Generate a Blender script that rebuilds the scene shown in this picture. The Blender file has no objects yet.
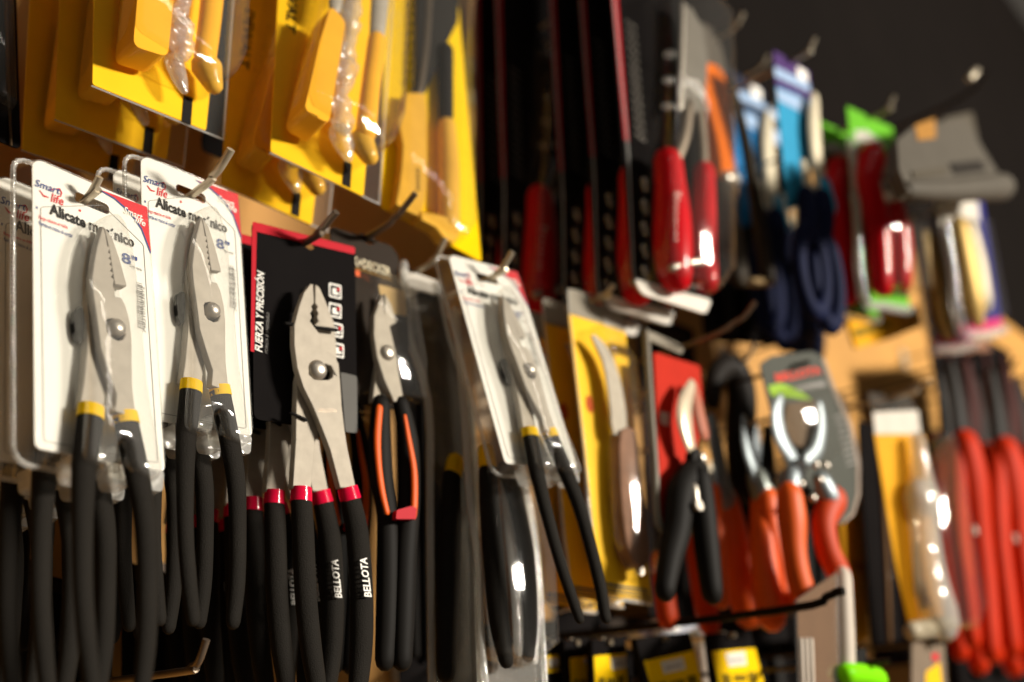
import bpy, bmesh, math, random
import numpy as np
from mathutils import Vector, Matrix
from mathutils.geometry import tessellate_polygon
random.seed(7)
sc = bpy.context.scene
COL = sc.collection

# ------------------------------------------------------------------ camera
F, CX, CY = 1000.0, 512.0, 341.0                 # focal length and centre in px of the 1024x682 frame
Xc = np.array([1018, 381, 1000.0]); Xc /= np.linalg.norm(Xc)      # world X (along the display wall) in camera axes
Yc = np.array([-1132, 399, 1000.0]); Yc -= Xc * (Yc @ Xc); Yc /= np.linalg.norm(Yc)   # world Y (into the wall)
Zc = np.cross(Xc, Yc)                             # world Z (up)
R = np.stack([Xc, Yc, Zc])
CAM = np.array([0.0, -0.62, 0.0])
cd = bpy.data.cameras.new('camera'); cam = bpy.data.objects.new('camera', cd); COL.objects.link(cam)
m = Matrix.Identity(4)
for i in range(3):
    m[i][0], m[i][1], m[i][2], m[i][3] = R[i][0], -R[i][1], -R[i][2], CAM[i]
cam.matrix_world = m
cd.sensor_width = 36.0; cd.lens = F * 36 / 1024; cd.clip_start = 0.01
cd.dof.use_dof = True; cd.dof.focus_distance = 0.565; cd.dof.aperture_fstop = 3.0
sc.camera = cam

# ------------------------------------------------------------------ light
w = bpy.data.worlds.new('world'); sc.world = w; w.use_nodes = True
w.node_tree.nodes['Background'].inputs[0].default_value = (1.0, 0.86, 0.70, 1)
w.node_tree.nodes['Background'].inputs[1].default_value = 0.055

def area(name, loc, target, sx, sy, power, col):
    l = bpy.data.lights.new(name, 'AREA'); l.shape = 'RECTANGLE'; l.size = sx; l.size_y = sy; l.energy = power; l.color = col
    o = bpy.data.objects.new(name, l); COL.objects.link(o); o.location = loc
    o.rotation_euler = (Vector(target) - Vector(loc)).to_track_quat('-Z', 'Y').to_euler()
    return o
area('aisle_lamp', (3.7, -4.9, 1.95), (0.7, 0, 0.35), 1.2, 0.55, 520, (1.0, 0.92, 0.80))
area('highlight_strip', (0.8, -2.2, 2.2), (0.8, 0, 0.3), 3.0, 0.05, 5, (1.0, 0.90, 0.76))  # added strip light, gives streak highlights on blisters and hooks
sc.view_settings.view_transform = 'Standard'; sc.view_settings.look = 'None'
sc.view_settings.exposure = 0.35; sc.view_settings.gamma = 1.0
sc.view_settings.use_curve_mapping = False
sc.cycles.transparent_max_bounces = 24
sc.cycles.use_denoising = True

# ------------------------------------------------------------------ camera-model helpers
def ray(px, py): return R @ np.array([(px - CX) / F, (py - CY) / F, 1.0])
def at(px, py, Y):
    d = ray(px, py); return CAM + d * ((Y - CAM[1]) / d[1])
def rot(rx, ry, rz):
    return np.array((Matrix.Rotation(math.radians(rz), 3, 'Z') @ Matrix.Rotation(math.radians(ry), 3, 'Y') @ Matrix.Rotation(math.radians(rx), 3, 'X')))

class Fr:
    """frame of a hanging card: x to its right, y into the wall, z up; negative rx swings the bottom out"""
    def __init__(s, O, rx=-8, ry=0, rz=0):
        s.O = np.array(O, float); s.M = rot(rx, ry, rz)
    def t(s, pts, y=0.0):
        out = []; n = s.M[:, 1]
        for p in pts:
            d = ray(p[0], p[1]); k = (y - n @ (CAM - s.O)) / (n @ d)
            l = s.M.T @ (CAM + d * k - s.O); out.append((l[0], l[2]))
        return out
    def w(s, x, y, z): return s.O + s.M @ np.array([x, y, z])
    def mat(s):
        m = Matrix(s.M.tolist()).to_4x4(); m.translation = Vector(s.O); return m

# ------------------------------------------------------------------ materials
def lin(h):
    h = h.lstrip('#'); c = [int(h[i:i + 2], 16) / 255 for i in (0, 2, 4)]
    return tuple(x / 12.92 if x <= 0.04045 else ((x + 0.055) / 1.055) ** 2.4 for x in c) + (1,)
MATS = {}
def mat(name, col, rough=0.5, metal=0.0, var=0.06, scale=40, bump=0.0, bscale=300, coat=0.0, spec=0.04):
    if name in MATS: return MATS[name]
    m = bpy.data.materials.new(name); m.use_nodes = True; nt = m.node_tree; b = nt.nodes['Principled BSDF']
    c = lin(col) if isinstance(col, str) else col
    tc = nt.nodes.new('ShaderNodeTexCoord')
    nz = nt.nodes.new('ShaderNodeTexNoise'); nz.inputs['Scale'].default_value = scale; nz.inputs['Detail'].default_value = 4
    nt.links.new(tc.outputs['Object'], nz.inputs['Vector'])
    rp = nt.nodes.new('ShaderNodeValToRGB')
    rp.color_ramp.elements[0].position = 0.3; rp.color_ramp.elements[1].position = 0.7
    rp.color_ramp.elements[0].color = tuple(x * (1 - var) for x in c[:3]) + (1,)
    rp.color_ramp.elements[1].color = tuple(min(1, x * (1 + var)) for x in c[:3]) + (1,)
    nt.links.new(nz.outputs['Fac'], rp.inputs['Fac']); nt.links.new(rp.outputs['Color'], b.inputs['Base Color'])
    b.inputs['Roughness'].default_value = rough; b.inputs['Metallic'].default_value = metal
    b.inputs['Specular IOR Level'].default_value = spec
    b.inputs['Coat Weight'].default_value = coat; b.inputs['Coat Roughness'].default_value = 0.08
    if bump:
        n2 = nt.nodes.new('ShaderNodeTexNoise'); n2.inputs['Scale'].default_value = bscale
        nt.links.new(tc.outputs['Object'], n2.inputs['Vector'])
        bp = nt.nodes.new('ShaderNodeBump'); bp.inputs['Strength'].default_value = bump; bp.inputs['Distance'].default_value = 0.001
        nt.links.new(n2.outputs['Fac'], bp.inputs['Height']); nt.links.new(bp.outputs['Normal'], b.inputs['Normal'])
    MATS[name] = m; return m
def clear(name, tint=(0.97, 0.97, 0.96), milk=0.04, rough=0.06, bump=0.25, bscale=70, refl=0.045, dist=0.002):
    if name in MATS: return MATS[name]
    m = bpy.data.materials.new(name); m.use_nodes = True; nt = m.node_tree; nt.nodes.remove(nt.nodes['Principled BSDF'])
    out = nt.nodes['Material Output']
    tr = nt.nodes.new('ShaderNodeBsdfTransparent'); tr.inputs[0].default_value = tint + (1,)
    df = nt.nodes.new('ShaderNodeBsdfDiffuse'); df.inputs[0].default_value = (0.85, 0.84, 0.8, 1)
    gl = nt.nodes.new('ShaderNodeBsdfGlossy'); gl.inputs['Roughness'].default_value = rough
    lw = nt.nodes.new('ShaderNodeLayerWeight'); lw.inputs[0].default_value = 0.5
    pw = nt.nodes.new('ShaderNodeMath'); pw.operation = 'POWER'; pw.inputs[1].default_value = 3.0
    fr = nt.nodes.new('ShaderNodeMath'); fr.operation = 'MULTIPLY_ADD'; fr.inputs[1].default_value = 0.32; fr.inputs[2].default_value = refl
    nt.links.new(lw.outputs['Facing'], pw.inputs[0]); nt.links.new(pw.outputs[0], fr.inputs[0])
    tc = nt.nodes.new('ShaderNodeTexCoord'); nz = nt.nodes.new('ShaderNodeTexNoise'); nz.inputs['Scale'].default_value = bscale
    bp = nt.nodes.new('ShaderNodeBump'); bp.inputs['Strength'].default_value = bump; bp.inputs['Distance'].default_value = dist
    nt.links.new(tc.outputs['Object'], nz.inputs['Vector']); nt.links.new(nz.outputs['Fac'], bp.inputs['Height'])
    nt.links.new(bp.outputs['Normal'], gl.inputs['Normal']); nt.links.new(bp.outputs['Normal'], lw.inputs['Normal'])
    a = nt.nodes.new('ShaderNodeMixShader'); a.inputs[0].default_value = milk
    b = nt.nodes.new('ShaderNodeMixShader')
    nt.links.new(tr.outputs[0], a.inputs[1]); nt.links.new(df.outputs[0], a.inputs[2])
    nt.links.new(fr.outputs[0], b.inputs[0]); nt.links.new(a.outputs[0], b.inputs[1]); nt.links.new(gl.outputs[0], b.inputs[2])
    nt.links.new(b.outputs[0], out.inputs[0]); MATS[name] = m; return m

WHITE = mat('white_card', '#f4f1ea', 0.5, var=0.02, spec=0.3)
INK = mat('black_ink', '#1d1a18', 0.5)
BLUE = mat('blue_ink', '#3a4f8c', 0.5)
RED = mat('red_ink', '#d8303a', 0.45)
GREYINK = mat('grey_ink', '#8d8a86', 0.5)
WINK = mat('white_ink', '#f4f1ea', 0.45)
STEEL = mat('plier_steel', '#a39b8e', 0.6, 0.25, var=0.08, scale=120, bump=0.08, bscale=900)
STEELD = mat('dark_steel', '#6d6256', 0.38, 0.85, var=0.1)
BRIGHT = mat('polished_steel', '#b8b0a4', 0.36, 0.75, var=0.04)
HOOKM = mat('hook_steel', '#c2b7a2', 0.35, 0.55, var=0.12, scale=80)
HOOKD = mat('dark_hook_steel', '#3a322c', 0.4, 0.7, var=0.1)
RUBBER = mat('black_rubber', '#1d1a16', 0.75, var=0.1, bump=0.5, bscale=1400, spec=0.1)
BLACKP = mat('black_plastic', '#191715', 0.6, spec=0.08)
YBAND = mat('yellow_band', '#e9bc10', 0.45)
RBAND = mat('crimson_band', '#d4103a', 0.25, coat=0.4)
YCARD = mat('yellow_card', '#f2be22', 0.42, var=0.03)
YBRIGHT = mat('bright_yellow_card', '#f4c800', 0.4, var=0.03)
YPLAST = mat('yellow_plastic', '#efae30', 0.32, var=0.04, coat=0.3)
AMBER = mat('amber_handle', '#d8a640', 0.3, var=0.08, coat=0.3)
BCARD = mat('black_card', '#1a1818', 0.8, var=0.05, spec=0.0)
REDEDGE = mat('red_card_edge', '#b8061f', 0.55, spec=0.12)
REDP = mat('red_plastic', '#c0101a', 0.35, coat=0.2)
ORANGE = mat('orange_plastic', '#dd5806', 0.5, spec=0.25)
ORANGEB = mat('bright_orange_plastic', '#e8700a', 0.35, coat=0.2)
REDOR = mat('red_orange_plastic', '#c23c06', 0.55, spec=0.2)
BROWN = mat('brown_card', '#4a3a28', 0.5)
CLEAR = clear('clear_blister', bump=0.12, milk=0.02)
BLIS = clear('clear_clamshell', bump=0.15, bscale=50, milk=0.07, refl=0.06)
SHEET = clear('clear_sheet', milk=0.02, bump=0.03, bscale=25, refl=0.03)
CLEARM = clear('milky_clear_rim', milk=0.32, bump=0.5, bscale=200)
CRUMPLE = clear('crumpled_clear_plastic', milk=0.22, bump=1.0, bscale=110, rough=0.12, refl=0.1, dist=0.004)
SMOKE = clear('smoky_clear', tint=(0.82, 0.80, 0.76), milk=0.04, bump=0.2)
CLEARS = clear('clear_rib', milk=0.10, bump=0.3)

# ------------------------------------------------------------------ mesh helpers
def link(o, parent):
    COL.objects.link(o)
    if parent is not None: o.parent = parent
    return o
def mk(name, V, Fc, m, parent=None, smooth=True, ang=35, bevel=0.0, fixn=True):
    me = bpy.data.meshes.new(name); me.from_pydata([tuple(v) for v in V], [], [tuple(f) for f in Fc])
    if fixn:
        bm = bmesh.new(); bm.from_mesh(me); bmesh.ops.recalc_face_normals(bm, faces=bm.faces[:]); bm.to_mesh(me); bm.free()
    if smooth:
        for p in me.polygons: p.use_smooth = True
        me.set_sharp_from_angle(angle=math.radians(ang))
    me.materials.append(m)
    o = link(bpy.data.objects.new(name, me), parent)
    if bevel:
        b = o.modifiers.new('bevel', 'BEVEL'); b.width = bevel; b.segments = 2; b.limit_method = 'ANGLE'; b.angle_limit = math.radians(40)
    return o
def area2(p): return 0.5 * sum(p[i][0] * p[(i + 1) % len(p)][1] - p[(i + 1) % len(p)][0] * p[i][1] for i in range(len(p)))
def ccw(p): return list(p) if area2(p) > 0 else list(p)[::-1]
def rnd(p, r, n=5):
    """round the corners of a polygon"""
    if r <= 0: return list(p)
    out = []; N = len(p)
    for i in range(N):
        a, b, c = (np.array(p[(i + k) % N], float) for k in (-1, 0, 1))
        u = a - b; v = c - b; lu = np.linalg.norm(u); lv = np.linalg.norm(v)
        k = min(r, lu * 0.45, lv * 0.45); s = b + u / lu * k; e = b + v / lv * k
        for j in range(n + 1):
            q = j / n; out.append(tuple((1 - q) ** 2 * s + 2 * q * (1 - q) * b + q * q * e))
    return out
def smoothc(p, n=4, closed=False):
    """Catmull-Rom through points (any dimension)"""
    P = [np.array(q, float) for q in p]; N = len(P); out = []
    g = (lambda i: P[i % N]) if closed else (lambda i: P[max(0, min(N - 1, i))])
    for i in range(N if closed else N - 1):
        a, b, c, d = g(i - 1), g(i), g(i + 1), g(i + 2)
        for j in range(n):
            t = j / n
            out.append(0.5 * (2 * b + (c - a) * t + (2 * a - 5 * b + 4 * c - d) * t * t + (3 * b - a - 3 * c + d) * t ** 3))
    if not closed: out.append(P[-1])
    return out
def prism(name, outer, y0, y1, m, parent=None, holes=(), bevel=0.0, ang=35):
    loops = [ccw(outer)] + [ccw(h) for h in holes]
    pts = [p for l in loops for p in l]; n = len(pts)
    tris = tessellate_polygon([[Vector((p[0], p[1], 0)) for p in l] for l in loops])
    V = [(p[0], y0, p[1]) for p in pts] + [(p[0], y1, p[1]) for p in pts]
    Fc = [t for t in tris] + [(t[2] + n, t[1] + n, t[0] + n) for t in tris]
    k = 0
    for l in loops:
        L = len(l)
        for i in range(L):
            a, b = k + i, k + (i + 1) % L; Fc.append((a, b, b + n, a + n))
        k += L
    return mk(name, V, Fc, m, parent, ang=ang, bevel=bevel)
def offs(p, d):
    p = ccw(p); N = len(p); out = []
    for i in range(N):
        a, b, c = (np.array(p[(i + k) % N], float) for k in (-1, 0, 1))
        u = b - a; v = c - b; u /= np.linalg.norm(u) + 1e-12; v /= np.linalg.norm(v) + 1e-12
        nn = np.array([-(u + v)[1], (u + v)[0]]); l = np.linalg.norm(nn)
        nn = nn / l if l > 1e-6 else np.array([-u[1], u[0]])
        out.append(tuple(b + nn * d))
    return out
def domeshape(name, outline, y0, depth, inset, m, parent=None, cap=True):
    base = ccw(outline); N = len(base); V = []; Fc = []
    lv = [(0, 0), (0.12, 0.55), (0.32, 0.82), (0.65, 0.96), (1.0, 1.0)]
    for a, b in lv:
        for q in offs(base, inset * a): V.append((q[0], y0 - depth * b, q[1]))
    for k in range(len(lv) - 1):
        for i in range(N):
            j = (i + 1) % N; Fc.append((k * N + i, k * N + j, (k + 1) * N + j, (k + 1) * N + i))
    if cap:
        o = (len(lv) - 1) * N
        for t in tessellate_polygon([[Vector((v[0], v[2], 0)) for v in V[o:]]]): Fc.append(tuple(i + o for i in t))
    return mk(name, V, Fc, m, parent, ang=60)
def tube(name, P, rad, m, parent=None, n=10, flat=1.0, closed=False, cap=True, ref=(0, 1, 0)):
    """sweep along 3-D points; rad a number or one per point; flat scales the section along the y axis"""
    P = [np.array(p, float) for p in P]; N = len(P); rr = [rad] * N if np.isscalar(rad) else list(rad)
    if cap and not closed:                           # rounded ends
        a = P[0] - P[1]; a /= np.linalg.norm(a); b = P[-1] - P[-2]; b /= np.linalg.norm(b)
        pre = [(P[0] + a * rr[0] * s, rr[0] * c) for s, c in ((0.92, 0.38), (0.6, 0.8))]
        post = [(P[-1] + b * rr[-1] * s, rr[-1] * c) for s, c in ((0.6, 0.8), (0.92, 0.38))]
        P = [q[0] for q in pre] + P + [q[0] for q in post]; rr = [q[1] for q in pre] + rr + [q[1] for q in post]; N = len(P)
    V = []; Fc = []
    for i in range(N):
        t = (P[(i + 1) % N] - P[i - 1]) if closed else (P[min(i + 1, N - 1)] - P[max(i - 1, 0)])
        t = t / np.linalg.norm(t); r0 = np.array(ref, float)
        if abs(t @ r0) > 0.95: r0 = np.array([0, 0, 1.0])
        u = np.cross(t, r0); u /= np.linalg.norm(u); v = np.cross(u, t)
        for k in range(n):
            a = 2 * math.pi * k / n; V.append(P[i] + rr[i] * (u * math.cos(a) + v * math.sin(a) * flat))
    for i in range(N if closed else N - 1):
        for k in range(n):
            a, b = i * n + k, i * n + (k + 1) % n; c = ((i + 1) % N) * n
            Fc.append((a, b, c + (k + 1) % n, c + k))
    if not closed: Fc += [tuple(range(n)), tuple(range((N - 1) * n, N * n))]
    return mk(name, V, Fc, m, parent, ang=50)
TXT = {}
def textmesh(s, bold, shear):
    k = (s, bold, shear)
    if k not in TXT:
        c = bpy.data.curves.new('lettering', 'FONT'); c.body = s; c.size = 1; c.offset = bold; c.shear = shear; c.resolution_u = 2
        o = bpy.data.objects.new('lettering', c); COL.objects.link(o)
        me = bpy.data.meshes.new_from_object(o.evaluated_get(bpy.context.evaluated_depsgraph_get()))
        V = np.array([v.co[:] for v in me.vertices]); Fc = [tuple(p.vertices) for p in me.polygons]
        bpy.data.objects.remove(o); bpy.data.curves.remove(c); bpy.data.meshes.remove(me)
        V[:, :2] -= V[:, :2].min(0); TXT[k] = (V, Fc)
    return TXT[k]

def tag(o, label, cat, group=None):
    o['label'] = label; o['category'] = cat
    if group: o['group'] = group
    return o
class Pack:
    def __init__(s, name, label, cat, f, group=None):
        s.f = f; s.root = bpy.data.objects.new(name, None); s.root.empty_display_size = 0.01; COL.objects.link(s.root)
        s.root.matrix_world = f.mat(); tag(s.root, label, cat, group)
    def P(s, p): return s.root if p is None else p
    def plate(s, name, px, y, th, m, parent=None, holes=(), r=0.0, bevel=0.0, smooth=0):
        o = s.f.t(px, y)
        if smooth: o = [tuple(q) for q in smoothc(o, smooth, True)]
        return prism(name, rnd(o, r), y, y + th, m, s.P(parent), [s.f.t(h, y) for h in holes], bevel)
    def bar(s, name, px, y, m, parent=None, flat=0.8, n=12, sub=5, cap=True):
        c = s.f.t(px, y); l = s.f.t([(p[0] - p[2], p[1]) for p in px], y); r = s.f.t([(p[0] + p[2], p[1]) for p in px], y)
        pts = [(c[i][0], y + (px[i][3] if len(px[i]) > 3 else 0), c[i][1], abs(r[i][0] - l[i][0]) / 2) for i in range(len(px))]
        q = smoothc(pts, sub) if sub > 1 else [np.array(p) for p in pts]
        return tube(name, [p[:3] for p in q], [p[3] for p in q], m, s.P(parent), n, flat, cap=cap)
    def dome(s, name, px, y, depth, inset, m, parent=None, sm=3):
        o = s.f.t(px, y); o = [tuple(q) for q in smoothc(o, sm, True)] if sm > 1 else o
        return domeshape(name, o, y, depth, inset, m, s.P(parent))
    def disc(s, name, c, r, y, th, m, parent=None, n=20, bevel=0.0, sq=1.0):
        (x, z), (x2, z2) = s.f.t([c, (c[0], c[1] + r)], y); rr = math.hypot(x2 - x, z2 - z)
        return prism(name, [(x + rr * sq * math.cos(2 * math.pi * k / n), z + rr * math.sin(2 * math.pi * k / n)) for k in range(n)], y, y + th, m, s.P(parent), bevel=bevel)
    def stud(s, name, c, r, y, h, m, parent=None, n=20):
        """domed rivet head standing h proud of plane y"""
        (x, z), (x2, z2) = s.f.t([c, (c[0], c[1] + r)], y); rr = math.hypot(x2 - x, z2 - z)
        V = []; Fc = []; L = [(1, 0), (1, 0.35), (0.93, 0.6), (0.75, 0.82), (0.45, 0.96), (0.15, 1.0)]
        for a, b in L: V += [(x + rr * a * math.cos(2 * math.pi * k / n), y - h * b, z + rr * a * math.sin(2 * math.pi * k / n)) for k in range(n)]
        for i in range(len(L) - 1):
            for k in range(n): Fc.append((i * n + k, i * n + (k + 1) % n, (i + 1) * n + (k + 1) % n, (i + 1) * n + k))
        Fc += [tuple(range(n)), tuple(range((len(L) - 1) * n, len(L) * n))]
        return mk(name, V, Fc, m, s.P(parent), ang=50)
    def text(s, name, st, p0, p1, h, m, parent=None, y=-0.0004, bold=0.0, shear=0.0):
        (a, b) = s.f.t([p0, p1], y); a = np.array(a); b = np.array(b); L = np.linalg.norm(b - a); d = (b - a) / L; u = np.array([-d[1], d[0]])
        k = s.f.t([((p0[0] + p1[0]) / 2, (p0[1] + p1[1]) / 2), ((p0[0] + p1[0]) / 2 + 1, (p0[1] + p1[1]) / 2), ((p0[0] + p1[0]) / 2, (p0[1] + p1[1]) / 2 + 1)], y)
        sc_ = abs((k[1][0] - k[0][0]) * (k[2][1] - k[0][1]) - (k[1][1] - k[0][1]) * (k[2][0] - k[0][0]))
        V, Fc = textmesh(st, bold, shear); mx = V[:, :2].max(0)
        # h is the letter height in px measured across the line; area scale turns it into metres
        Lpx = math.hypot(p1[0] - p0[0], p1[1] - p0[1]); H = h * Lpx * sc_ / L
        W = [(a + d * (v[0] / mx[0] * L) + u * (v[1] / mx[1] * H)) for v in V]
        return mk(name, [(q[0], y, q[1]) for q in W], Fc, m, s.P(parent), smooth=False, fixn=False)
    def strips(s, name, quads, y, m, parent=None, th=0.0002):
        """several flat printed patches as one print"""
        V = []; Fc = []
        for q in quads:
            l = s.f.t(q, y); k = len(V); V += [(p[0], y, p[1]) for p in l]; Fc.append(tuple(range(k, k + len(l))))
        return mk(name, V, Fc, m, s.P(parent), smooth=False, fixn=False)
def copytree(o, parent=None):
    c = o.copy(); COL.objects.link(c); c.parent = parent
    for ch in o.children: copytree(ch, c)
    return c
def restack(root, d, label, drot=(0, 0, 0)):
    c = copytree(root); mw = root.matrix_world.copy() if root.parent is None else root.matrix_world
    r = Matrix.Rotation(math.radians(drot[2]), 4, 'Z') @ Matrix.Rotation(math.radians(drot[1]), 4, 'Y') @ Matrix.Rotation(math.radians(drot[0]), 4, 'X')
    loc = mw.to_translation() + Vector(d); q = mw.to_quaternion().to_matrix().to_4x4()
    c.matrix_world = Matrix.Translation(loc) @ r @ q; c['label'] = label
    return c

WALL = 0.10
def hook(label, H, out=0.03, up=0.014, rise=0.0, m=None, rad=0.0021, tipout=0.011, group='wire display hooks'):
    """wire hook from the wall board through a card's hole at world point H"""
    H = np.array(H, float); m = m or HOOKM
    root = bpy.data.objects.new('display_hook', None); root.empty_display_size = 0.01; COL.objects.link(root)
    base = np.array([H[0], WALL, H[2] - rise - (WALL - H[1]) * 0.02]); root.location = base
    tag(root, label, 'hook', group)
    E = np.array([H[0], H[1] - out, H[2] + out * 0.15]); T = E + np.array([0, -tipout, up])
    pts = [base + [0, -0.002, 0], H, E + [0, 0.006, -0.0005], E + [0, -0.002, 0.002], T]
    q = smoothc([p - base for p in pts], 4)
    tube('rod', q, rad, m, root, 10, cap=False, ref=(1, 0, 0))
    prism('back_plate', rnd([(-0.012, -0.02), (0.012, -0.02), (0.012, 0.02), (-0.012, 0.02)], 0.004), -0.0025, -0.0003, m, root)
    return root

# ------------------------------------------------------------------ the setting
def structure(name, V, Fc, m):
    o = mk(name, V, Fc, m, None, smooth=False); o['kind'] = 'structure'; return o
def boxv(x0, y0, z0, x1, y1, z1):
    V = [(x, y, z) for x in (x0, x1) for y in (y0, y1) for z in (z0, z1)]
    return V, [(0, 1, 3, 2), (4, 6, 7, 5), (0, 4, 5, 1), (2, 3, 7, 6), (0, 2, 6, 4), (1, 5, 7, 3)]
BOARD = mat('tan_board', '#b98845', 0.6, spec=0.2, var=0.12, scale=9, bump=0.15, bscale=200)
DARKW = mat('unlit_room_dark', '#100c0a', 0.9, var=0.1, scale=5, spec=0.05)  # near-black colour stands in for the unlit room above the board
ZT = at(585, 0, WALL)[2]
structure('wall_back', *boxv(-1.2, WALL, -1.2, 4.0, WALL + 0.018, ZT), BOARD)
structure('wall_upper', *boxv(-1.2, WALL + 0.02, ZT - 0.02, 4.0, WALL + 0.06, 2.6), DARKW)
structure('floor', *boxv(-1.5, -3.0, -1.22, 4.0, WALL + 0.06, -1.2), mat('floor_tile', '#6b6258', 0.5))

# ------------------------------------------------------------------ white carded slip-joint pliers (three hooks)
SLW, SLH = 0.072, 0.165
def make_plier_pack(label):
    f0 = Fr((0.1566, -0.127, 0.282), -12.4, -2.64, 10.6)         # frame at the card's top left corner
    hx, hz = f0.t([(92, 203)])[0]
    f = Fr(f0.w(hx, 0, hz), -12.4, -2.64, 10.6)
    p = Pack('pliers_pack', label, 'pliers', f, 'white carded pliers')
    x0, x1, z1, z0 = -hx, SLW - hx, -hz, -SLH - hz
    card_o = rnd([(x0, z0), (x1, z0), (x1, z1 - 0.012), (x1 - 0.006, z1), (x0 + 0.004, z1), (x0, z1 - 0.004)], 0.004)
    slot = rnd([(-0.011, -0.0035), (0.011, -0.0035), (0.011, 0.0035), (-0.011, 0.0035)], 0.0034)
    card = prism('backing_card', card_o, 0, 0.0007, WHITE, p.root, [slot])
    # printing
    p.plate('red_corner', [(99, 189), (147, 207), (151, 252), (142, 228), (130, 211), (115, 198)], -0.0003, 0.0002, RED, card)
    p.strips('blue_edge', [[(98, 188.5), (115, 198), (114.4, 199.3), (97, 189)], [(115, 198), (130, 211), (129.3, 212.5), (114.4, 199.3)],
                           [(130, 211), (142, 228), (141.2, 229.4), (129.3, 212.5)], [(142, 228), (151, 252), (150.5, 254), (141.2, 229.4)]], -0.0003, BLUE, card)
    p.text('logo', 'Smart', (35, 186), (61, 195), 7, BLUE, card, shear=0.3, bold=0.01)
    p.text('logo_tail', 'life', (51, 201.5), (64, 206), 8.5, RED, card, shear=0.3, bold=0.01)
    p.strips('logo_swoosh', [[(40, 190), (44, 195), (49, 197), (49, 198), (43.5, 196.5), (39.4, 190.5)], [(50, 189), (60, 188), (62.5, 193), (61, 197), (60.5, 196), (61, 192), (59, 189.3), (50, 190)]], -0.00035, RED, card)
    p.text('logo_small', 'Smart', (124, 213), (143, 221), 6.5, WINK, card, y=-0.0006, shear=0.3, bold=0.015)
    p.text('logo_small', 'life', (135, 222), (145.5, 227), 6, WINK, card, y=-0.0006, shear=0.3, bold=0.015)
    p.text('title', 'Alicate mecánico', (49.5, 214), (134.5, 248), 10.5, INK, card, bold=0.035)
    p.text('size_mark', '8"', (122, 262), (138, 268), 10, BLUE, card, bold=0.02)
    p.text('slogan', 'Rango máximo en doble', (39, 219.5), (68, 230), 4.2, RED, card, bold=0.015)
    p.text('slogan', 'fuerza en mano al cortar', (39, 224.5), (73, 238), 3.8, BLUE, card, bold=0.015)
    p.text('note', 'Carga rápida', (130, 267), (142, 272), 3, INK, card)
    p.strips('bullet', [[(36.2, 206), (37.8, 206.6), (37.8, 209), (36.2, 208.5)]], -0.0003, BLUE, card)
    p.strips('bullet', [[(79, 209), (81, 209.8), (81, 212), (79, 211.3)]], -0.0003, RED, card)
    bars = []; k = 0
    y = 282.0
    rr = random.Random(3)
    while y < 326:
        h = rr.choice((0.5, 0.8, 1.3)); bars.append([(136.2 + (y - 282) * 0.03, y), (142.5 + (y - 282) * 0.03, y + 2), (142.5 + (y - 282) * 0.03, y + 2 + h), (136.2 + (y - 282) * 0.03, y + h)]); y += h + rr.choice((0.5, 0.9, 1.2))
    p.strips('barcode', bars, -0.0003, GREYINK, card)
    p.text('barcode_digits', '7483107083612', (146.5, 333), (144.5, 287), 3.2, GREYINK, card)
    ins = 0.0042
    fo = rnd([(x0 + ins, z0 + ins), (x1 - ins, z0 + ins), (x1 - ins, z1 - 0.028), (x1 - 0.03, z1 - 0.012), (x0 + ins, z1 - 0.03)], 0.002)
    prism('border_line', fo, -0.0003, -0.0001, GREYINK, card, [offs(fo, 0.00028)])
    # dark oval plate on the card beside the joint
    p.plate('dark_oval', [(75, 311), (79, 307), (83, 309), (84, 322), (83, 337), (80, 343), (76, 336), (74, 322)], -0.004, 0.003, BLACKP, smooth=3)
    # rear half: right jaw and left handle
    B = [(104, 226.5), (112, 237), (119, 257), (127, 286), (114, 284.5), (116, 300), (126, 318), (122, 345), (112, 372), (106, 392), (103.5, 412), (80, 406), (84, 380), (87, 350), (88, 320), (88, 300), (92, 275), (97, 248)]
    b = p.plate('rear_half', B, -0.0072, 0.0055, STEEL, bevel=0.0005)
    p.plate('jaw', [(104.3, 227), (112.5, 238), (119.5, 258), (127.3, 286), (115, 284), (112.5, 270), (109.5, 250)], -0.0112, 0.0045, STEEL, b, bevel=0.0005)
    # front half: left jaw and right handle, toothed inside edge
    teeth = [(105.5, 234)]
    for k in range(6):
        yy = 246 + k * 6.2; teeth += [(107.6 + k * 0.75, yy), (110.4 + k * 0.8, yy + 2.2)]
    A = [(103, 225.5)] + teeth + [(113.5, 285), (113.5, 296), (121.5, 297.5), (126, 306), (130, 322), (132, 340), (132, 360), (132.5, 385), (136, 418), (115, 411), (116.5, 394), (108, 370), (101, 348), (97, 318), (93.5, 296), (92, 277), (94, 262), (97, 246)]
    slot2 = [(106, 322), (108, 318.5), (113, 318), (119, 321), (124, 327), (125.5, 334), (123, 339.5), (118, 340.5), (111, 337), (107, 331)]
    a = p.plate('front_half', A, -0.0125, 0.005, STEEL, holes=[slot2], bevel=0.0005)
    p.stud('pivot_bolt', (114, 329.5), 8.6, -0.0095, 0.0055, BRIGHT)
    p.disc('pivot_washer', (117, 331), 10, -0.0086, 0.0012, BLACKP)
    # grips
    def grip(nm, px, band, y):
        g = p.bar(nm, px, y, RUBBER, flat=0.7, n=14, sub=6)
        p.bar('band', band, y, YBAND, g, flat=0.72, sub=1, cap=False)
    grip('grip', [(125.5, 419, 11.2), (132, 450, 11.5), (138, 478, 11), (145.5, 524, 10), (147.5, 586, 9.2), (146.5, 640, 9), (142, 686, 8)], [(124.7, 412.5, 11.4), (127, 424, 11.8)], -0.0085)
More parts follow.
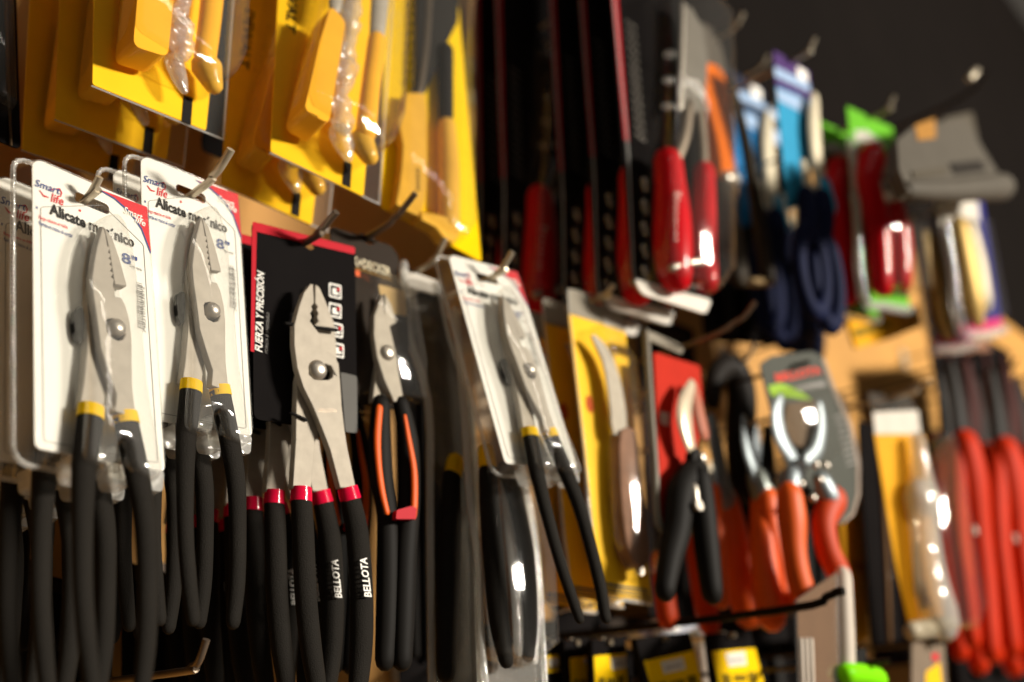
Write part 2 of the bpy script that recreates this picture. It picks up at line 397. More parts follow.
    grip('grip', [(90.5, 416, 12), (87, 445, 12), (84, 470, 11.5), (82.5, 524, 10), (83, 586, 9.2), (87, 640, 9), (92, 684, 8)], [(91.2, 406.5, 12.1), (90.2, 418.5, 12.5)], -0.0075)
    # clear clamshell
    base = [(98, 224), (84, 229), (74, 245), (68, 268), (67, 300), (71, 334), (72.5, 370), (72, 410), (69, 442), (70, 470), (96, 476), (101, 452), (110, 452), (117, 480), (143, 487), (140, 450), (131, 400), (126, 340), (121, 290), (116, 255), (108, 232)]
    p.dome('blister', base, -0.0008, 0.0155, 0.0025, BLIS)
    e = 0.0045
    front = rnd([(x0, z0), (x1, z0), (x1, z1), (x0, z1)], 0.007, 6); back = rnd([(x0 - e, z0 - e), (x1 + e, z0 - e), (x1 + e, z1 + e), (x0 - e, z1 + e)], 0.010, 6)
    n = len(front); V = [(q[0], -0.0012, q[1]) for q in front] + [(q[0], 0.0095, q[1]) for q in back]
    mk('shell_side', V, [(i, (i + 1) % n, (i + 1) % n + n, i + n) for i in range(n)], BLIS, p.root)
    prism('shell_front', front, -0.0013, -0.0009, SHEET, p.root, [slot])
    # ribbed rim bead
    pts = []; rad = []
    for i in range(n):
        q0, q1 = np.array(back[i]), np.array(back[(i + 1) % n]); L = np.linalg.norm(q1 - q0); k = max(1, int(L / 0.00085))
        for j in range(k):
            q = q0 + (q1 - q0) * j / k; pts.append((q[0], 0.0095, q[1])); rad.append(0.0016 if len(pts) % 3 else 0.0011)
    tube('ribbed_rim', pts, rad, CLEARM, p.root, 6, closed=True, cap=False)
    for cx in (-0.012, 0.010, 0.028):                                                  # moulded feet under the card
        prism('moulded_foot', rnd([(cx - 0.006, z0 - 0.012), (cx + 0.005, z0 - 0.012), (cx + 0.007, z0), (cx - 0.007, z0)], 0.003), -0.002, 0.009, CLEARM, p.root, bevel=0.001)
    return p, (hx, hz)
sl1, (HX, HZ) = make_plier_pack('white carded slip-joint pliers at the front of the leftmost hook')
bpy.context.view_layer.update()
def place(root, O, ang, label):
    c = copytree(root); f0 = Fr(O, *ang); f = Fr(f0.w(HX, 0, HZ), *ang); c.matrix_world = f.mat(); c['label'] = label; return c
ordw = ['second', 'third', 'fourth', 'fifth', 'sixth', 'seventh', 'eighth']
for k in range(6):
    restack(sl1.root, (-0.006 - 0.003 * k, 0.029 * (k + 1), -0.001 * (k + 1)), ordw[k] + ' white carded pliers pack from the front on the leftmost hook', (0, 0, 0))
hook('short bright hook tip in the slot of the leftmost white pliers card', sl1.f.w(-0.004, 0, 0.0), out=0.005, tipout=0.009, up=0.008)
sl2 = place(sl1.root, (0.2212, -0.1091, 0.320), (-6.8, -4.67, 7.5), 'white carded slip-joint pliers between the leftmost card and the black and red card')
bpy.context.view_layer.update()
for k in range(6):
    restack(sl2, (-0.003 - 0.002 * k, 0.029 * (k + 1), 0.002 - 0.001 * k), ordw[k] + ' white carded pliers pack from the front on the second hook', (0, 0, 0))
hook('bright steel hook with upturned tip through the second white pliers card', Vector(sl2.matrix_world.translation) + Vector((0.001, 0, 0)), out=0.028, tipout=0.013, up=0.010, rad=0.0026)
sl3 = place(sl1.root, (0.4437, -0.1371, 0.323), (-13.2, -7.2, -1.5), 'tilted white carded pliers swung outward beside the yellow knife card')
bpy.context.view_layer.update()
hook('steel hook through the tilted white pliers card', Vector(sl3.matrix_world.translation) + Vector((0.002, 0, 0.001)), out=0.012, tipout=0.012, up=0.012)

# ------------------------------------------------------------------ black and red carded pliers
BELA = (-2.8, -3.7, -4.3)
def make_bellota():
    fq = Fr(at(252, 221, -0.106), *BELA); hx, hz = fq.t([(305, 243)])[0]
    f = Fr(fq.w(hx, 0, hz), *BELA); p = Pack('pliers_pack', 'black and red carded pliers with crimson bands, frontmost on its hook', 'pliers', f, 'black and red carded pliers')
    slot = [(299, 239), (304, 241), (313, 244), (315, 248), (311, 250), (303, 246)]
    card = p.plate('backing_card', [(252, 221), (355, 247), (357.5, 434), (254, 419)], 0, 0.0009, BCARD, holes=[slot], r=0.005)
    p.plate('red_top', [(252.3, 221.2), (355, 247.2), (355, 254.5), (256.5, 231.5), (253, 231)], -0.0003, 0.0002, REDEDGE, card, r=0.002, holes=[[(299, 239), (304, 241), (312.6, 244)]])
    p.plate('red_side', [(252.2, 228), (256.8, 229), (254.2, 352), (250.8, 351)], -0.0003, 0.0002, REDEDGE, card)
    p.plate('grey_corner', [(340.5, 372), (357, 376), (357.5, 433), (345.5, 432)], -0.0003, 0.0002, mat('grey_print', '#5c5a56', 0.4), card, r=0.002)
    p.text('title', 'FUERZA Y PRECISIÓN', (262.5, 352.5), (264.5, 272), 9.5, WINK, card, bold=0.02, shear=0.25)
    p.text('subtitle', 'FORÇA E PRECISÃO', (268.3, 354), (270, 313), 4, GREYINK, card, shear=0.25)
    icons = []
    for k, (cx, cy) in enumerate([(335.5, 291), (335.5, 310.5), (337, 330), (338, 350)]):
        q = [(cx - 6.5, cy - 8.5), (cx + 6, cy - 5.5), (cx + 6, cy + 8.5), (cx - 6.5, cy + 5.5)]
        fr = p.plate('pictogram', q, -0.0003, 0.0002, WINK, card, r=0.0012)
        p.plate('pictogram_field', [(cx - 4.9, cy - 6.4), (cx + 4.6, cy - 4), (cx + 4.6, cy + 6.4), (cx - 4.9, cy + 4)], -0.0005, 0.0002, BCARD, card, r=0.0008)
        p.strips('pictogram_mark', [[(cx - 3, cy - 3), (cx + 1, cy - 2.5), (cx + 0.5, cy + 4), (cx - 3, cy + 3)], [(cx - 1, cy + 0.5), (cx + 3.4, cy + 1.8), (cx + 3.4, cy + 4.4), (cx - 1, cy + 3.2)]], -0.0007, WINK, card)
        p.strips('pictogram_red', [[(cx + 1.5, cy - 3.6), (cx + 4.4, cy - 3), (cx + 4.4, cy + 0.4), (cx + 1.5, cy - 0.4)]], -0.0007, REDEDGE, card)
    # ties
    p.bar('tie', [(286, 323.5, 1.8), (312, 327, 1.8), (336, 330, 1.8)], -0.0115, BLACKP, flat=1, n=8, sub=2)
    p.bar('tie', [(291, 413, 1.5), (300, 417, 1.5), (306, 420, 1.5)], -0.009, BLACKP, flat=1, n=8, sub=2)
    B = [(315.2, 284), (319.5, 287), (324, 297), (330, 311), (334.5, 323), (336.5, 345), (337, 365), (330, 390), (322, 412), (315.5, 440), (311, 488.5), (292.5, 488.5), (295.5, 440), (296, 405), (297, 380), (304, 350), (310, 330), (318.5, 321), (316.5, 317), (318.2, 313), (316, 309.5), (317.5, 306), (314.8, 303)]
    b = p.plate('rear_half', B, -0.008, 0.0055, STEEL, bevel=0.0006)
    A1 = [(310.5, 283.5), (313.2, 284), (314.3, 303), (311.5, 306), (313, 309.5), (310.5, 313), (312, 317), (310.2, 321), (313, 325), (320, 334), (322, 338), (321, 349), (328, 351.5), (335, 356.5), (339, 364), (340.5, 383), (342, 406), (345, 431), (348, 450), (356, 488), (340, 488), (330, 450), (322, 429), (312.5, 406), (303, 387), (297, 368), (294, 345), (294, 325), (298.6, 307), (304, 292)]
    slot2 = [(321, 365), (326, 364), (331, 366), (333.5, 371), (332.5, 377), (328, 380), (322, 380), (314, 379), (309, 374), (310, 367)]
    a = p.plate('front_half', A1, -0.0135, 0.0052, STEEL, holes=[slot2], bevel=0.0006)
    p.text('stamp', 'BELLOTA', (319, 412), (337, 412.5), 3.4, STEELD, a, y=-0.01362)
    p.stud('pivot_bolt', (315.3, 371), 10, -0.0105, 0.0062, BRIGHT, n=24)
    p.disc('pivot_washer', (323, 372), 10.5, -0.0092, 0.001, BLACKP)
    def grip(px, band, y):
        g = p.bar('grip', px, y, RUBBER, flat=0.7, n=14, sub=6)
        p.bar('band', band, y, RBAND, g, flat=0.74, sub=1, cap=False); return g
    g = grip([(350.5, 500, 9.4), (355, 520, 10), (358.5, 545, 10.5), (361.5, 596, 10.8), (361.5, 640, 10.5), (359, 676, 9.5), (357, 692, 8)], [(347.5, 487.5, 9.3), (351, 500.5, 9.8)], -0.0105)
    p.text('brand_print', 'BELLOTA', (372, 597), (367, 557.5), 7.5, WINK, g, y=-0.0185, bold=0.03, shear=0.2)
    grip([(301.2, 501, 9.8), (302.5, 520, 10.2), (303.5, 545, 10.4), (306, 598, 10.3), (311, 647, 10), (316, 680, 9), (318, 694, 8)], [(301.5, 487.5, 9.7), (301.2, 501.5, 10.2)], -0.0065)
    return p
bel = make_bellota(); bpy.context.view_layer.update()
for k in range(6):
    restack(bel.root, (0.0005 * k, 0.026 * (k + 1), 0.002), ordw[k] + ' black and red carded pliers from the front on its hook', (0, 0.5 * (1 - k % 3), 0))
hook('dark steel hook with upturned tip through the black and red card', bel.f.w(0.001, 0, 0.001), out=0.017, tipout=0.015, up=0.008, rad=0.0025, m=mat('worn_hook_steel', '#7a6c5e', 0.34, 0.7, var=0.15))

# ------------------------------------------------------------------ top row: yellow knife packs
def make_yellow_pack(label, f, D, group):
    """D: pixel outlines of the front pack"""
    p = Pack('knife_pack', label, 'knife pack', f, group)
    p.plate('clear_sheet', D['sheet'], 0.0012, 0.0006, SHEET, r=0.002)
    e = D['sheet']; p.bar('sheet_edge', [e[1] + (0.9,), e[2] + (0.9,)], 0.001, CLEARM, flat=1, sub=2, n=6); p.bar('sheet_edge', [e[2] + (0.9,), e[3] + (0.9,)], 0.001, CLEARM, flat=1, sub=2, n=6)
    card = p.plate('backing_card', D['card'], 0, 0.0008, YCARD, r=0.002)
    if 'text' in D: p.text('brand_print', *D['text'], INK, card, bold=0.02)
    hb = p.plate('handle', D['h1'], -D['d'], D['d'] - 0.006, YPLAST, r=0.006, bevel=0.0055)
    p.bar('second_handle', D['h2'], -D['d'] * 0.75, YPLAST, flat=0.8, sub=3)
    for q in D.get('steel', []): p.bar('blade_shaft', q, -D['d'] * 0.75, STEEL, flat=0.5, sub=2)
    rg = random.Random(5); wq = smoothc(D['wrap'], 7)
    p.bar('crumpled_wrap', [(a[0] + rg.uniform(-2, 2), a[1], a[2] * rg.uniform(0.6, 1.3)) for a in wq], -D['d'] * 0.8, CRUMPLE, flat=0.8, sub=2, n=9)
    p.bar('foot', D['foot'], -D['d'] * 0.6, AMBER, flat=0.9, sub=2)
    p.bar('socket', D['sock'], -D['d'] * 0.55, CRUMPLE, flat=0.9, sub=2)
    p.plate('black_slot', D['slot'], -0.0006, 0.0004, BLACKP, card)
    p.dome('blister', D['bl'], -0.0008, D['d'] + 0.004, 0.004, CLEAR, sm=1)
    return p
f = Fr(at(165, -120, -0.075), -8, -1, 4)
yA = make_yellow_pack('front yellow carded knife pack at the top left corner', f, dict(
    sheet=[(97, -132), (239, -80), (223, 139.5), (92, 86)], card=[(96.5, -131), (227, -84), (206, 130.5), (92.5, 84.5)],
    h1=[(143, -70), (180, -62), (168, 57), (133, 46)], h2=[(218, -60, 10), (210, 20, 10), (205, 58, 10)],
    steel=[[(219, -120, 6), (218, -66, 6)]], wrap=[(186, -50, 8), (184, 0, 7), (181, 20, 9), (182, 55, 10)], foot=[(207, 68, 14), (213, 84, 9)],
    sock=[(174, 62, 9), (180, 80, 7), (184, 90, 4)], slot=[(184, 95), (193, 98), (191, 125), (182, 121)],
    bl=[(119, -75), (170, -100), (232, -75), (224, 75), (217, 90), (203, 100), (160, 82), (119, 58), (111, 48)], d=0.026), 'yellow knife packs at top left')
f2 = Fr(at(335, -140, -0.072), -9, -1, -4)
yB = make_yellow_pack('front yellow carded knife pack with black vertical lettering on its edge', f2, dict(
    sheet=[(285, -135), (399, -95), (379, 204), (270, 153)], card=[(284.5, -134), (386, -98), (363.5, 196.5), (270.5, 151.5)],
    text=('DEWALT', (290, -30), (285.5, 29), 10),
    h1=[(331, 5), (346, 21), (329, 124), (304, 110), (320, 40)], h2=[(377, 40, 7.5), (371, 85, 8), (366, 132, 9)],
    steel=[[(384, -60, 8), (380, 0, 8), (377, 36, 7)], [(343, -80, 7), (338, -20, 7), (335, 8, 6)]], wrap=[(358, -40, 9), (352, 10, 9), (346, 60, 9), (343, 90, 8), (343, 128, 11)], foot=[(362, 142, 11), (369, 156, 8)],
    sock=[(340, 134, 10), (345, 148, 8), (348, 158, 4)], slot=[(344, 160), (352, 163.5), (350.5, 188), (342.5, 184)],
    bl=[(312, -70), (340, -85), (392, -60), (382, 140), (374, 160), (352, 172), (320, 150), (290, 132), (284, 116), (297, 40)], d=0.03), 'yellow knife packs beside the saw pack')
bpy.context.view_layer.update()
restack(yA.root, (0, 0.05, 0.0), 'middle yellow knife pack, half hidden at the top left corner')
restack(yA.root, (0, 0.10, 0.0), 'rearmost yellow knife pack at the top left corner')
restack(yB.root, (0, 0.06, 0.0), 'shaded yellow knife pack behind the lettered one')
hook('hidden-tip hook carrying the yellow packs at top left', f.w(0, 0, 0), out=0.03)
hook('hook carrying the lettered yellow packs', f2.w(0, 0, 0), out=0.03)

# ------------------------------------------------------------------ bright yellow saw pack
f = Fr(at(425, -70, -0.045), -9, 0, -6)
p = Pack('saw_pack', 'bright yellow card with amber-handled black toothed saw', 'saw pack', f)
card = p.plate('backing_card', [(386, -95), (452, -68), (481.5, 262), (381.5, 207)], 0, 0.0009, YBRIGHT, r=0.003)
teeth = [(414, -40)]
for k in range(13):
    yy = -36 + k * 9.6; teeth += [(411.5 - k * 0.2, yy), (415 - k * 0.25, yy + 5)]
p.plate('saw_blade', teeth + [(410, 92), (425, 94), (436, 70), (446, 45), (458, 22), (460, -40)], -0.006, 0.0025, mat('black_blade', '#2e2c2a', 0.35, 0.4), bevel=0.0005)
p.bar('spine_highlight', [(430, -20, 3), (427, 40, 3), (420, 92, 3)], -0.0065, STEELD, flat=0.3, sub=3)
p.bar('shaft', [(446, 50, 6), (446, 90, 6), (446, 124, 6)], -0.0075, BLACKP, flat=0.9, sub=2)
h = p.plate('handle', [(406, 92), (425, 93), (427, 110), (427, 150), (427, 185), (422, 217), (408, 211), (396, 204), (400, 180), (402, 162), (403, 145), (399, 125), (398.5, 118), (404, 108)], -0.0115, 0.01, AMBER, bevel=0.002)
p.strips('small_print', [[(416 + k * 0.0, 168 + k * 4), (420, 169 + k * 4), (420, 171 + k * 4), (416, 170 + k * 4)] for k in range(6)], -0.01165, INK, h)
p.bar('second_handle', [(447, 124, 7), (449, 165, 8.5), (449, 200, 9), (449, 222, 9)], -0.008, AMBER, flat=0.8, sub=3)
p.plate('heel', [(420, 210), (440, 214), (460, 224), (461, 234), (454, 243), (443, 238), (434, 226), (420, 219)], -0.013, 0.011, AMBER, bevel=0.002)
p.dome('blister', [(405, -60), (470, -30), (462, 60), (466, 232), (456, 246), (440, 240), (394, 208), (396, 118), (403, 90)], -0.0008, 0.018, 0.004, CLEAR, sm=1)
hook('hook carrying the yellow saw pack', f.w(0, 0, 0), out=0.03)

# ------------------------------------------------------------------ black packs with red edges
RA = (-1, -0.8, -12)
def make_red_pack(label):
    f = Fr(at(655, -20, -0.165), *RA); p = Pack('shears_pack', label, 'shears pack', f, 'black packs with red edge stripes')
    card = p.plate('backing_card', [(602, -120), (683, -94), (712, 306), (633, 285)], 0, 0.0009, BCARD, r=0.006)
    p.plate('red_stripe', [(602, -120), (609, -118), (629, 141), (624.5, 140)], -0.0004, 0.0003, mat('stripe_red', '#a00c1a', 0.55, spec=0.06), card)
    p.bar('clear_rim', [(603, -115, 1.5), (618, 60, 1.5), (627, 150, 1.5), (631, 230, 1.5), (633, 270, 1.5), (640, 288, 1.5), (670, 300, 1.5), (705, 312, 1.5)], 0.001, CLEARM, flat=1, sub=4, n=8)
    sp = [[(626 + (k % 3) * 3.6 + k * 0.25, 20 + k * 2.9), (628.2 + (k % 3) * 3.6 + k * 0.25, 20.6 + k * 2.9), (628.2 + (k % 3) * 3.6 + k * 0.25, 22.8 + k * 2.9), (626 + (k % 3) * 3.6 + k * 0.25, 22.2 + k * 2.9)] for k in range(42)]
    p.strips('dotted_print', sp, -0.0004, mat('silver_ink', '#9a948c', 0.25, 0.6), card)
    # snips: grey plate, two shanks, two red handles
    p.plate('blade_plate', [(683, 3), (692, 8), (703, 28), (708, 60), (706, 95), (699, 112), (690, 112), (681, 105)], -0.016, 0.003, mat('grey_plate', '#6f6a62', 0.55, 0.3), bevel=0.0008)
    p.bar('plate_edge', [(683, 4, 2), (682, 60, 2), (680, 108, 2)], -0.0175, BRIGHT, flat=0.6, sub=2)
    p.bar('shank', [(689, 104, 5), (685, 135, 5), (676, 160, 5)], -0.014, STEELD, flat=0.5, sub=3)
    p.bar('shank', [(699, 104, 5), (703, 140, 4.5), (704, 172, 5)], -0.012, STEELD, flat=0.5, sub=3)
    p.bar('handle', [(668, 162, 11), (670, 185, 12), (672, 215, 14), (673, 250, 15), (675, 276, 13)], -0.02, REDP, flat=0.9, sub=4, n=16)
    p.bar('handle', [(704, 172, 8), (704, 210, 9), (705, 250, 9), (706, 282, 9)], -0.014, REDP, flat=0.9, sub=3, n=14)
    p.bar('spring_bar', [(672, 268, 3), (690, 263, 3), (700, 262, 3)], -0.03, BRIGHT, flat=1, sub=2)
    p.strips('handle_print', [[(675, 192 + k * 6.5), (682, 193 + k * 6.5), (682, 197 + k * 6.5 - (k % 3)), (675, 196 + k * 6.5 - (k % 2))] for k in range(8)], -0.0345, mat('pale_print', '#d8a8a0', 0.4))
    for k, (a, b) in enumerate([(668, 54), (667, 80), (666, 106)]):
        p.bar('blister_clip', [(a, b, 3), (a + 5, b + 1, 3)], -0.02, CLEARS, flat=1, sub=2)
    for k in range(5): p.bar('blister_rib', [(643, 180 + k * 22, 2.2), (646, 190 + k * 22, 2.2)], -0.012, CLEARS, flat=1, sub=2)
    p.dome('blister', [(645, 5), (678, -8), (712, 30), (714, 110), (712, 280), (700, 300), (655, 292), (642, 280), (648, 150), (650, 100)], -0.0008, 0.034, 0.005, CLEAR, sm=1)
    p.plate('clear_tail', [(634, 278), (712, 300), (706, 314), (642, 294)], -0.012, 0.002, mat('tail_glare_white', '#e8e2d6', 0.2, coat=0.6), r=0.006)  # white glare on the clear tail is put into its opaque colour
    return p
rp = make_red_pack('black pack of red-handled snips with clear blister, frontmost of its stack'); bpy.context.view_layer.update()
for k in range(2):
    restack(rp.root, (0.0, 0.039 * (k + 1), 0.0), ['middle', 'rearmost'][k] + ' black snips pack with red stripe behind the frontmost red-handled one', (0, 0, -1))
hook('hook carrying the black packs of red-handled snips', rp.f.w(0, 0, 0), out=0.03)
d = Vector(at(501, 178, -0.015)) - Vector(at(626, 140, -0.165))
restack(rp.root, d, 'shaded black snips pack with red stripe right of the yellow saw card')
d2 = Vector(at(477, 182, 0.028)) - Vector(at(626, 140, -0.165))
restack(rp.root, d2, 'black snips pack showing only a dull red edge beside the yellow saw card')
hook('hook in shade carrying the left-hand black snips packs', rp.f.w(0, 0, 0) + np.array(d), out=0.03)

# ------------------------------------------------------------------ orange folding saw
f = Fr(at(716, 40, -0.105), -6, 0, 0)
p = Pack('folding_saw', 'orange-handled folding saw with long dark sheath next to the red snips', 'saw', f)
p.plate('hang_plate', [(696, 20), (712, 28), (722, 48), (727, 72), (718, 78), (706, 62), (698, 50)], -0.004, 0.004, mat('smoky_grey', '#5a544c', 0.4), r=0.003, bevel=0.001)
hd = p.plate('handle', [(706, 61), (721, 69), (729, 85), (734, 112), (736, 145), (735, 165), (733, 178), (723, 178), (721, 160), (717, 135), (711, 110), (704, 85)], -0.02, 0.016, ORANGEB, bevel=0.004, smooth=2)
p.disc('rivet', (713, 80), 3.2, -0.0135, 0.003, STEEL, hd, bevel=0.0005)
p.bar('end_ring', [(724, 179, 4), (733, 180, 4)], -0.016, BRIGHT, flat=1, sub=2)
p.bar('sheath', [(724, 184, 7), (730, 230, 8), (737, 272, 8)], -0.012, mat('dark_sheath', '#3c362e', 0.5), flat=0.6, sub=3)
p.bar('back_spine', [(730, 80, 2.5), (745, 140, 3), (757, 210, 3.5), (768, 278, 4)], -0.004, mat('dark_sheath', '#3c362e', 0.5), flat=0.8, sub=4)
p.plate('sheath_tip', [(748, 277), (774, 279), (776, 284), (750, 283)], -0.012, 0.01, mat('tan_tip', '#7d6848', 0.5), r=0.002)
hook('hook carrying the orange folding saw', f.w(0, 0, 0), out=0.03)

# ------------------------------------------------------------------ blue scissors packs
NAVY = mat('navy_plastic', '#131a38', 0.65, spec=0.06); SKY = mat('sky_blue_card', '#2f8fb8', 0.4); PALEB = mat('pale_blue_print', '#9bb4d4', 0.45); PURPLE = mat('purple_print', '#4a3268', 0.45); CREAM = mat('cream_steel', '#c4baa2', 0.5, 0.2)
def scissors(label, f, dx, dy, header, body):
    g = lambda pts: [(q[0] + dx, q[1] + dy) + tuple(q[2:]) for q in pts]
    p = Pack('scissors_pack', label, 'scissors', f, 'carded scissors')
    card = p.plate('backing_card', g([(776, 86), (811, 101), (812, 130), (806, 204), (788, 210), (782, 150)]), 0, 0.001, body, r=0.003)
    hd = p.plate('header', g([(773.5, 50), (809, 72), (811.5, 101), (776, 86)]), 0, 0.001, header, r=0.003)
    p.plate('header_stripe', g([(774.5, 66), (809.5, 84), (810, 92), (775, 76)]), -0.0006, 0.0004, PALEB, card)
    p.plate('window', g([(797, 66), (807, 72), (808, 82), (798, 78)]), -0.0009, 0.0004, WINK, card, r=0.004)
    p.plate('light_band', g([(776.5, 88), (811, 102), (809, 116), (778, 100)]), -0.0006, 0.0004, PALEB, card)
    p.bar('blade', g([(815, 98, 3), (814, 125, 5), (816, 155, 5), (821, 195, 4)]), -0.010, CREAM, flat=0.35, sub=3)
    p.bar('blade', g([(804, 165, 3), (808, 185, 4), (810, 200, 4)]), -0.012, CREAM, flat=0.35, sub=2)
    p.bar('teal_collar', g([(822, 186, 5), (826, 206, 6)]), -0.010, SKY, flat=0.7, sub=2)
    def loop(nm, c, rx, ry, tilt, y):
        pts = []
        for k in range(20):
            a = 2 * math.pi * k / 20; x, z = rx * math.cos(a), ry * math.sin(a)
            q = p.f.t(g([(c[0] + x + z * tilt, c[1] + z)]), y)[0]; pts.append((q[0], y, q[1]))
        q0, q1 = p.f.t(g([(c[0] - 4.5, c[1]), (c[0] + 4.5, c[1])]), y)
        tube(nm, pts, abs(q1[0] - q0[0]) / 2, NAVY, p.root, 10, 0.7, closed=True, cap=False)
    loop('finger_loop', (812, 270), 12, 42, 0.12, -0.014)
    loop('finger_loop', (826, 280), 11, 46, 0.12, -0.008)
    p.bar('shank', g([(806, 196, 5), (808, 215, 6), (806, 235, 5)]), -0.013, NAVY, flat=0.7, sub=2)
    p.bar('shank', g([(822, 200, 6), (824, 222, 6), (822, 240, 5)]), -0.010, NAVY, flat=0.7, sub=2)
    return p
f = Fr(at(792, 62, -0.2), 3, -4, 0)
s1 = scissors('purple and sky-blue carded scissors with navy finger loops', f, 0, 0, PURPLE, SKY)
hook('hook carrying the purple-topped scissors card', f.w(0, 0, 0), out=0.02)
fb = Fr(at(750, 75, -0.06), 3, -4, 0)
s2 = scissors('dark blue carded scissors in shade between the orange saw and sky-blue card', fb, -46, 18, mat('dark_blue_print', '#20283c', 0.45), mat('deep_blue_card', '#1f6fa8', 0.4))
hook('hook carrying the shaded dark blue scissors', fb.w(0, 0, 0), out=0.02)
fb = Fr(at(764, 112, -0.02), 3, -4, 0)
s3 = scissors('black carded scissors hanging in the gap behind the sky-blue card', fb, -20, 34, BCARD, BCARD)
hook('hook carrying the black carded scissors', fb.w(0, 0, 0), out=0.02)

# ------------------------------------------------------------------ green pack with red shears
GREEN = mat('green_card', '#5fae1c', 0.4)
def green_pack(label, f, dx, dy, Y):
    g = lambda pts: [(q[0] + dx, q[1] + dy) + tuple(q[2:]) for q in pts]
    p = Pack('shears_pack', label, 'shears pack', f, 'green carded shears')
    card = p.plate('backing_card', g([(847, 106), (893, 128), (910, 310), (862, 300)]), 0, 0.001, mat('dark_green_back', '#2a3320', 0.5), r=0.003)
    p.plate('green_top', g([(847, 106), (893, 128), (895, 160), (885, 152), (868, 138), (851, 146)]), -0.0006, 0.0005, GREEN, card)
    p.plate('label_patch', g([(855, 130), (866, 130), (884, 142), (884, 150), (868, 142), (856, 142)]), -0.001, 0.0004, mat('pale_grey_print', '#b8b4a8', 0.5), card)
    p.plate('green_foot', g([(857, 246), (868, 248), (872, 290), (909, 298), (910, 310), (862, 300)]), -0.0006, 0.0005, GREEN, card)
    p.bar('handle', g([(872, 158, 8), (868, 180, 7), (873, 205, 7), (879, 240, 7), (882, 285, 6)]), -0.016, REDP, flat=0.8, sub=3)
    p.bar('handle', g([(887, 190, 6), (894, 215, 7), (899, 245, 7), (901, 280, 6)]), -0.013, REDP, flat=0.8, sub=3)
    p.bar('pivot', g([(880, 192, 6), (886, 192, 6)]), -0.02, BRIGHT, flat=1, sub=2)
    p.bar('blade', g([(880, 160, 4), (890, 172, 6), (896, 190, 5)]), -0.012, STEEL, flat=0.3, sub=2)
    p.bar('clear_rim', g([(851, 140, 2), (856, 200, 2.2), (862, 295, 2.2), (885, 306, 2.5), (908, 310, 2.5)]), -0.004, CLEARM, flat=1, sub=3)
    p.dome('blister', g([(858, 140), (890, 150), (906, 200), (910, 295), (868, 290)]), -0.001, 0.03, 0.005, CLEAR, sm=1)
    return p
f = Fr(at(872, 118, -0.22), 5, -6, -5)
gp = green_pack('green card with red-handled shears under clear blister', f, 0, 0, -0.22)
hook('hook carrying the green carded shears', f.w(0, 0, 0), out=0.02)
bpy.context.view_layer.update()
restack(gp.root, (0, 0.04, 0), 'second green carded shears pack, dark, behind the lit one')

# ------------------------------------------------------------------ grey moulded case at the far right
f = Fr(at(945, 125, -0.24), -20, 0, -4)
p = Pack('moulded_case', 'grey moulded plastic case hanging at the upper right', 'case', f)
GREYC = mat('grey_case', '#57524a', 0.6, spec=0.06)
c = p.plate('shell', [(897, 140), (915, 125), (966, 118), (984, 150), (1005, 184), (1004, 192), (960, 194), (908, 192), (899, 170)], -0.012, 0.012, GREYC, r=0.006, bevel=0.004)
p.plate('recess', [(950, 163), (982, 160), (986, 170), (955, 174)], -0.0135, 0.003, mat('case_dark', '#2e2a26', 0.6), c, r=0.003)
p.plate('recess', [(912, 171), (946, 166), (948, 174), (914, 178)], -0.0135, 0.003, mat('case_mid', '#544e44', 0.6), c, r=0.003)
p.bar('lip', [(906, 190, 2.5), (950, 191, 2.5), (1000, 187, 2.5)], -0.008, GREYC, flat=1, sub=2)
p.plate('hang_tab', [(915, 125), (935, 118), (936, 138), (918, 140)], -0.013, 0.003, mat('tan_tab', '#a5773c', 0.5), c, r=0.004)
p.plate('hang_tab', [(944, 118), (972, 112), (978, 138), (950, 140)], -0.006, 0.006, mat('case_mid', '#544e44', 0.6), c, r=0.004)
hk = hook('long dark hook with bright tip rising at the upper right', at(925, 116, -0.2), out=0.075, tipout=0.02, up=0.018, m=HOOKD, rad=0.003)
tube('bright_tip', [Vector(at(970, 78, -0.29)) - hk.location, Vector(at(976, 71, -0.295)) - hk.location], 0.005, HOOKM, hk)

# ------------------------------------------------------------------ blue packs with gold tools
INDIGO = mat('indigo_card', '#2e2f78', 0.4); GOLD = mat('gold_steel', '#b89a5c', 0.5, 0.3); PINK = mat('pink_print', '#c23a6a', 0.4)
def blue_pack(label, f, dx, dy):
    g = lambda pts: [(q[0] + dx, q[1] + dy) + tuple(q[2:]) for q in pts]
    p = Pack('cutter_pack', label, 'tool pack', f, 'indigo carded tools')
    card = p.plate('backing_card', g([(940, 198), (982, 196), (1003, 328), (962, 336)]), 0, 0.001, INDIGO, r=0.003)
    p.plate('header', g([(935, 200), (977, 196), (980, 222), (940, 226)]), -0.0006, 0.0005, mat('pale_header', '#cfc8bc', 0.45), card, r=0.002)
    p.plate('pink_foot', g([(960, 324), (1002, 318), (1003, 328), (962, 334)]), -0.0006, 0.0005, PINK, card)
    p.bar('jaw', g([(960, 228, 5), (966, 262, 6), (973, 300, 6), (977, 318, 4)]), -0.012, GOLD, flat=0.6, sub=3)
    p.bar('jaw', g([(970, 228, 4), (977, 262, 5), (983, 300, 5)]), -0.009, CREAM, flat=0.6, sub=3)
    p.bar('clear_rim', g([(941, 206, 2), (952, 270, 2), (963, 334, 2), (1003, 330, 2)]), -0.003, CLEARM, flat=1, sub=2)
    p.dome('blister', g([(950, 222), (978, 222), (996, 318), (966, 324)]), -0.001, 0.018, 0.004, CLEAR, sm=1)
    return p
f = Fr(at(957, 206, -0.24), 5, -8, -3)
b1 = blue_pack('indigo card with gold tool and pink foot at the right below grey case', f, 0, 0)
hook('hook carrying the right-hand indigo card', f.w(0, 0, 0.004), out=0.015)
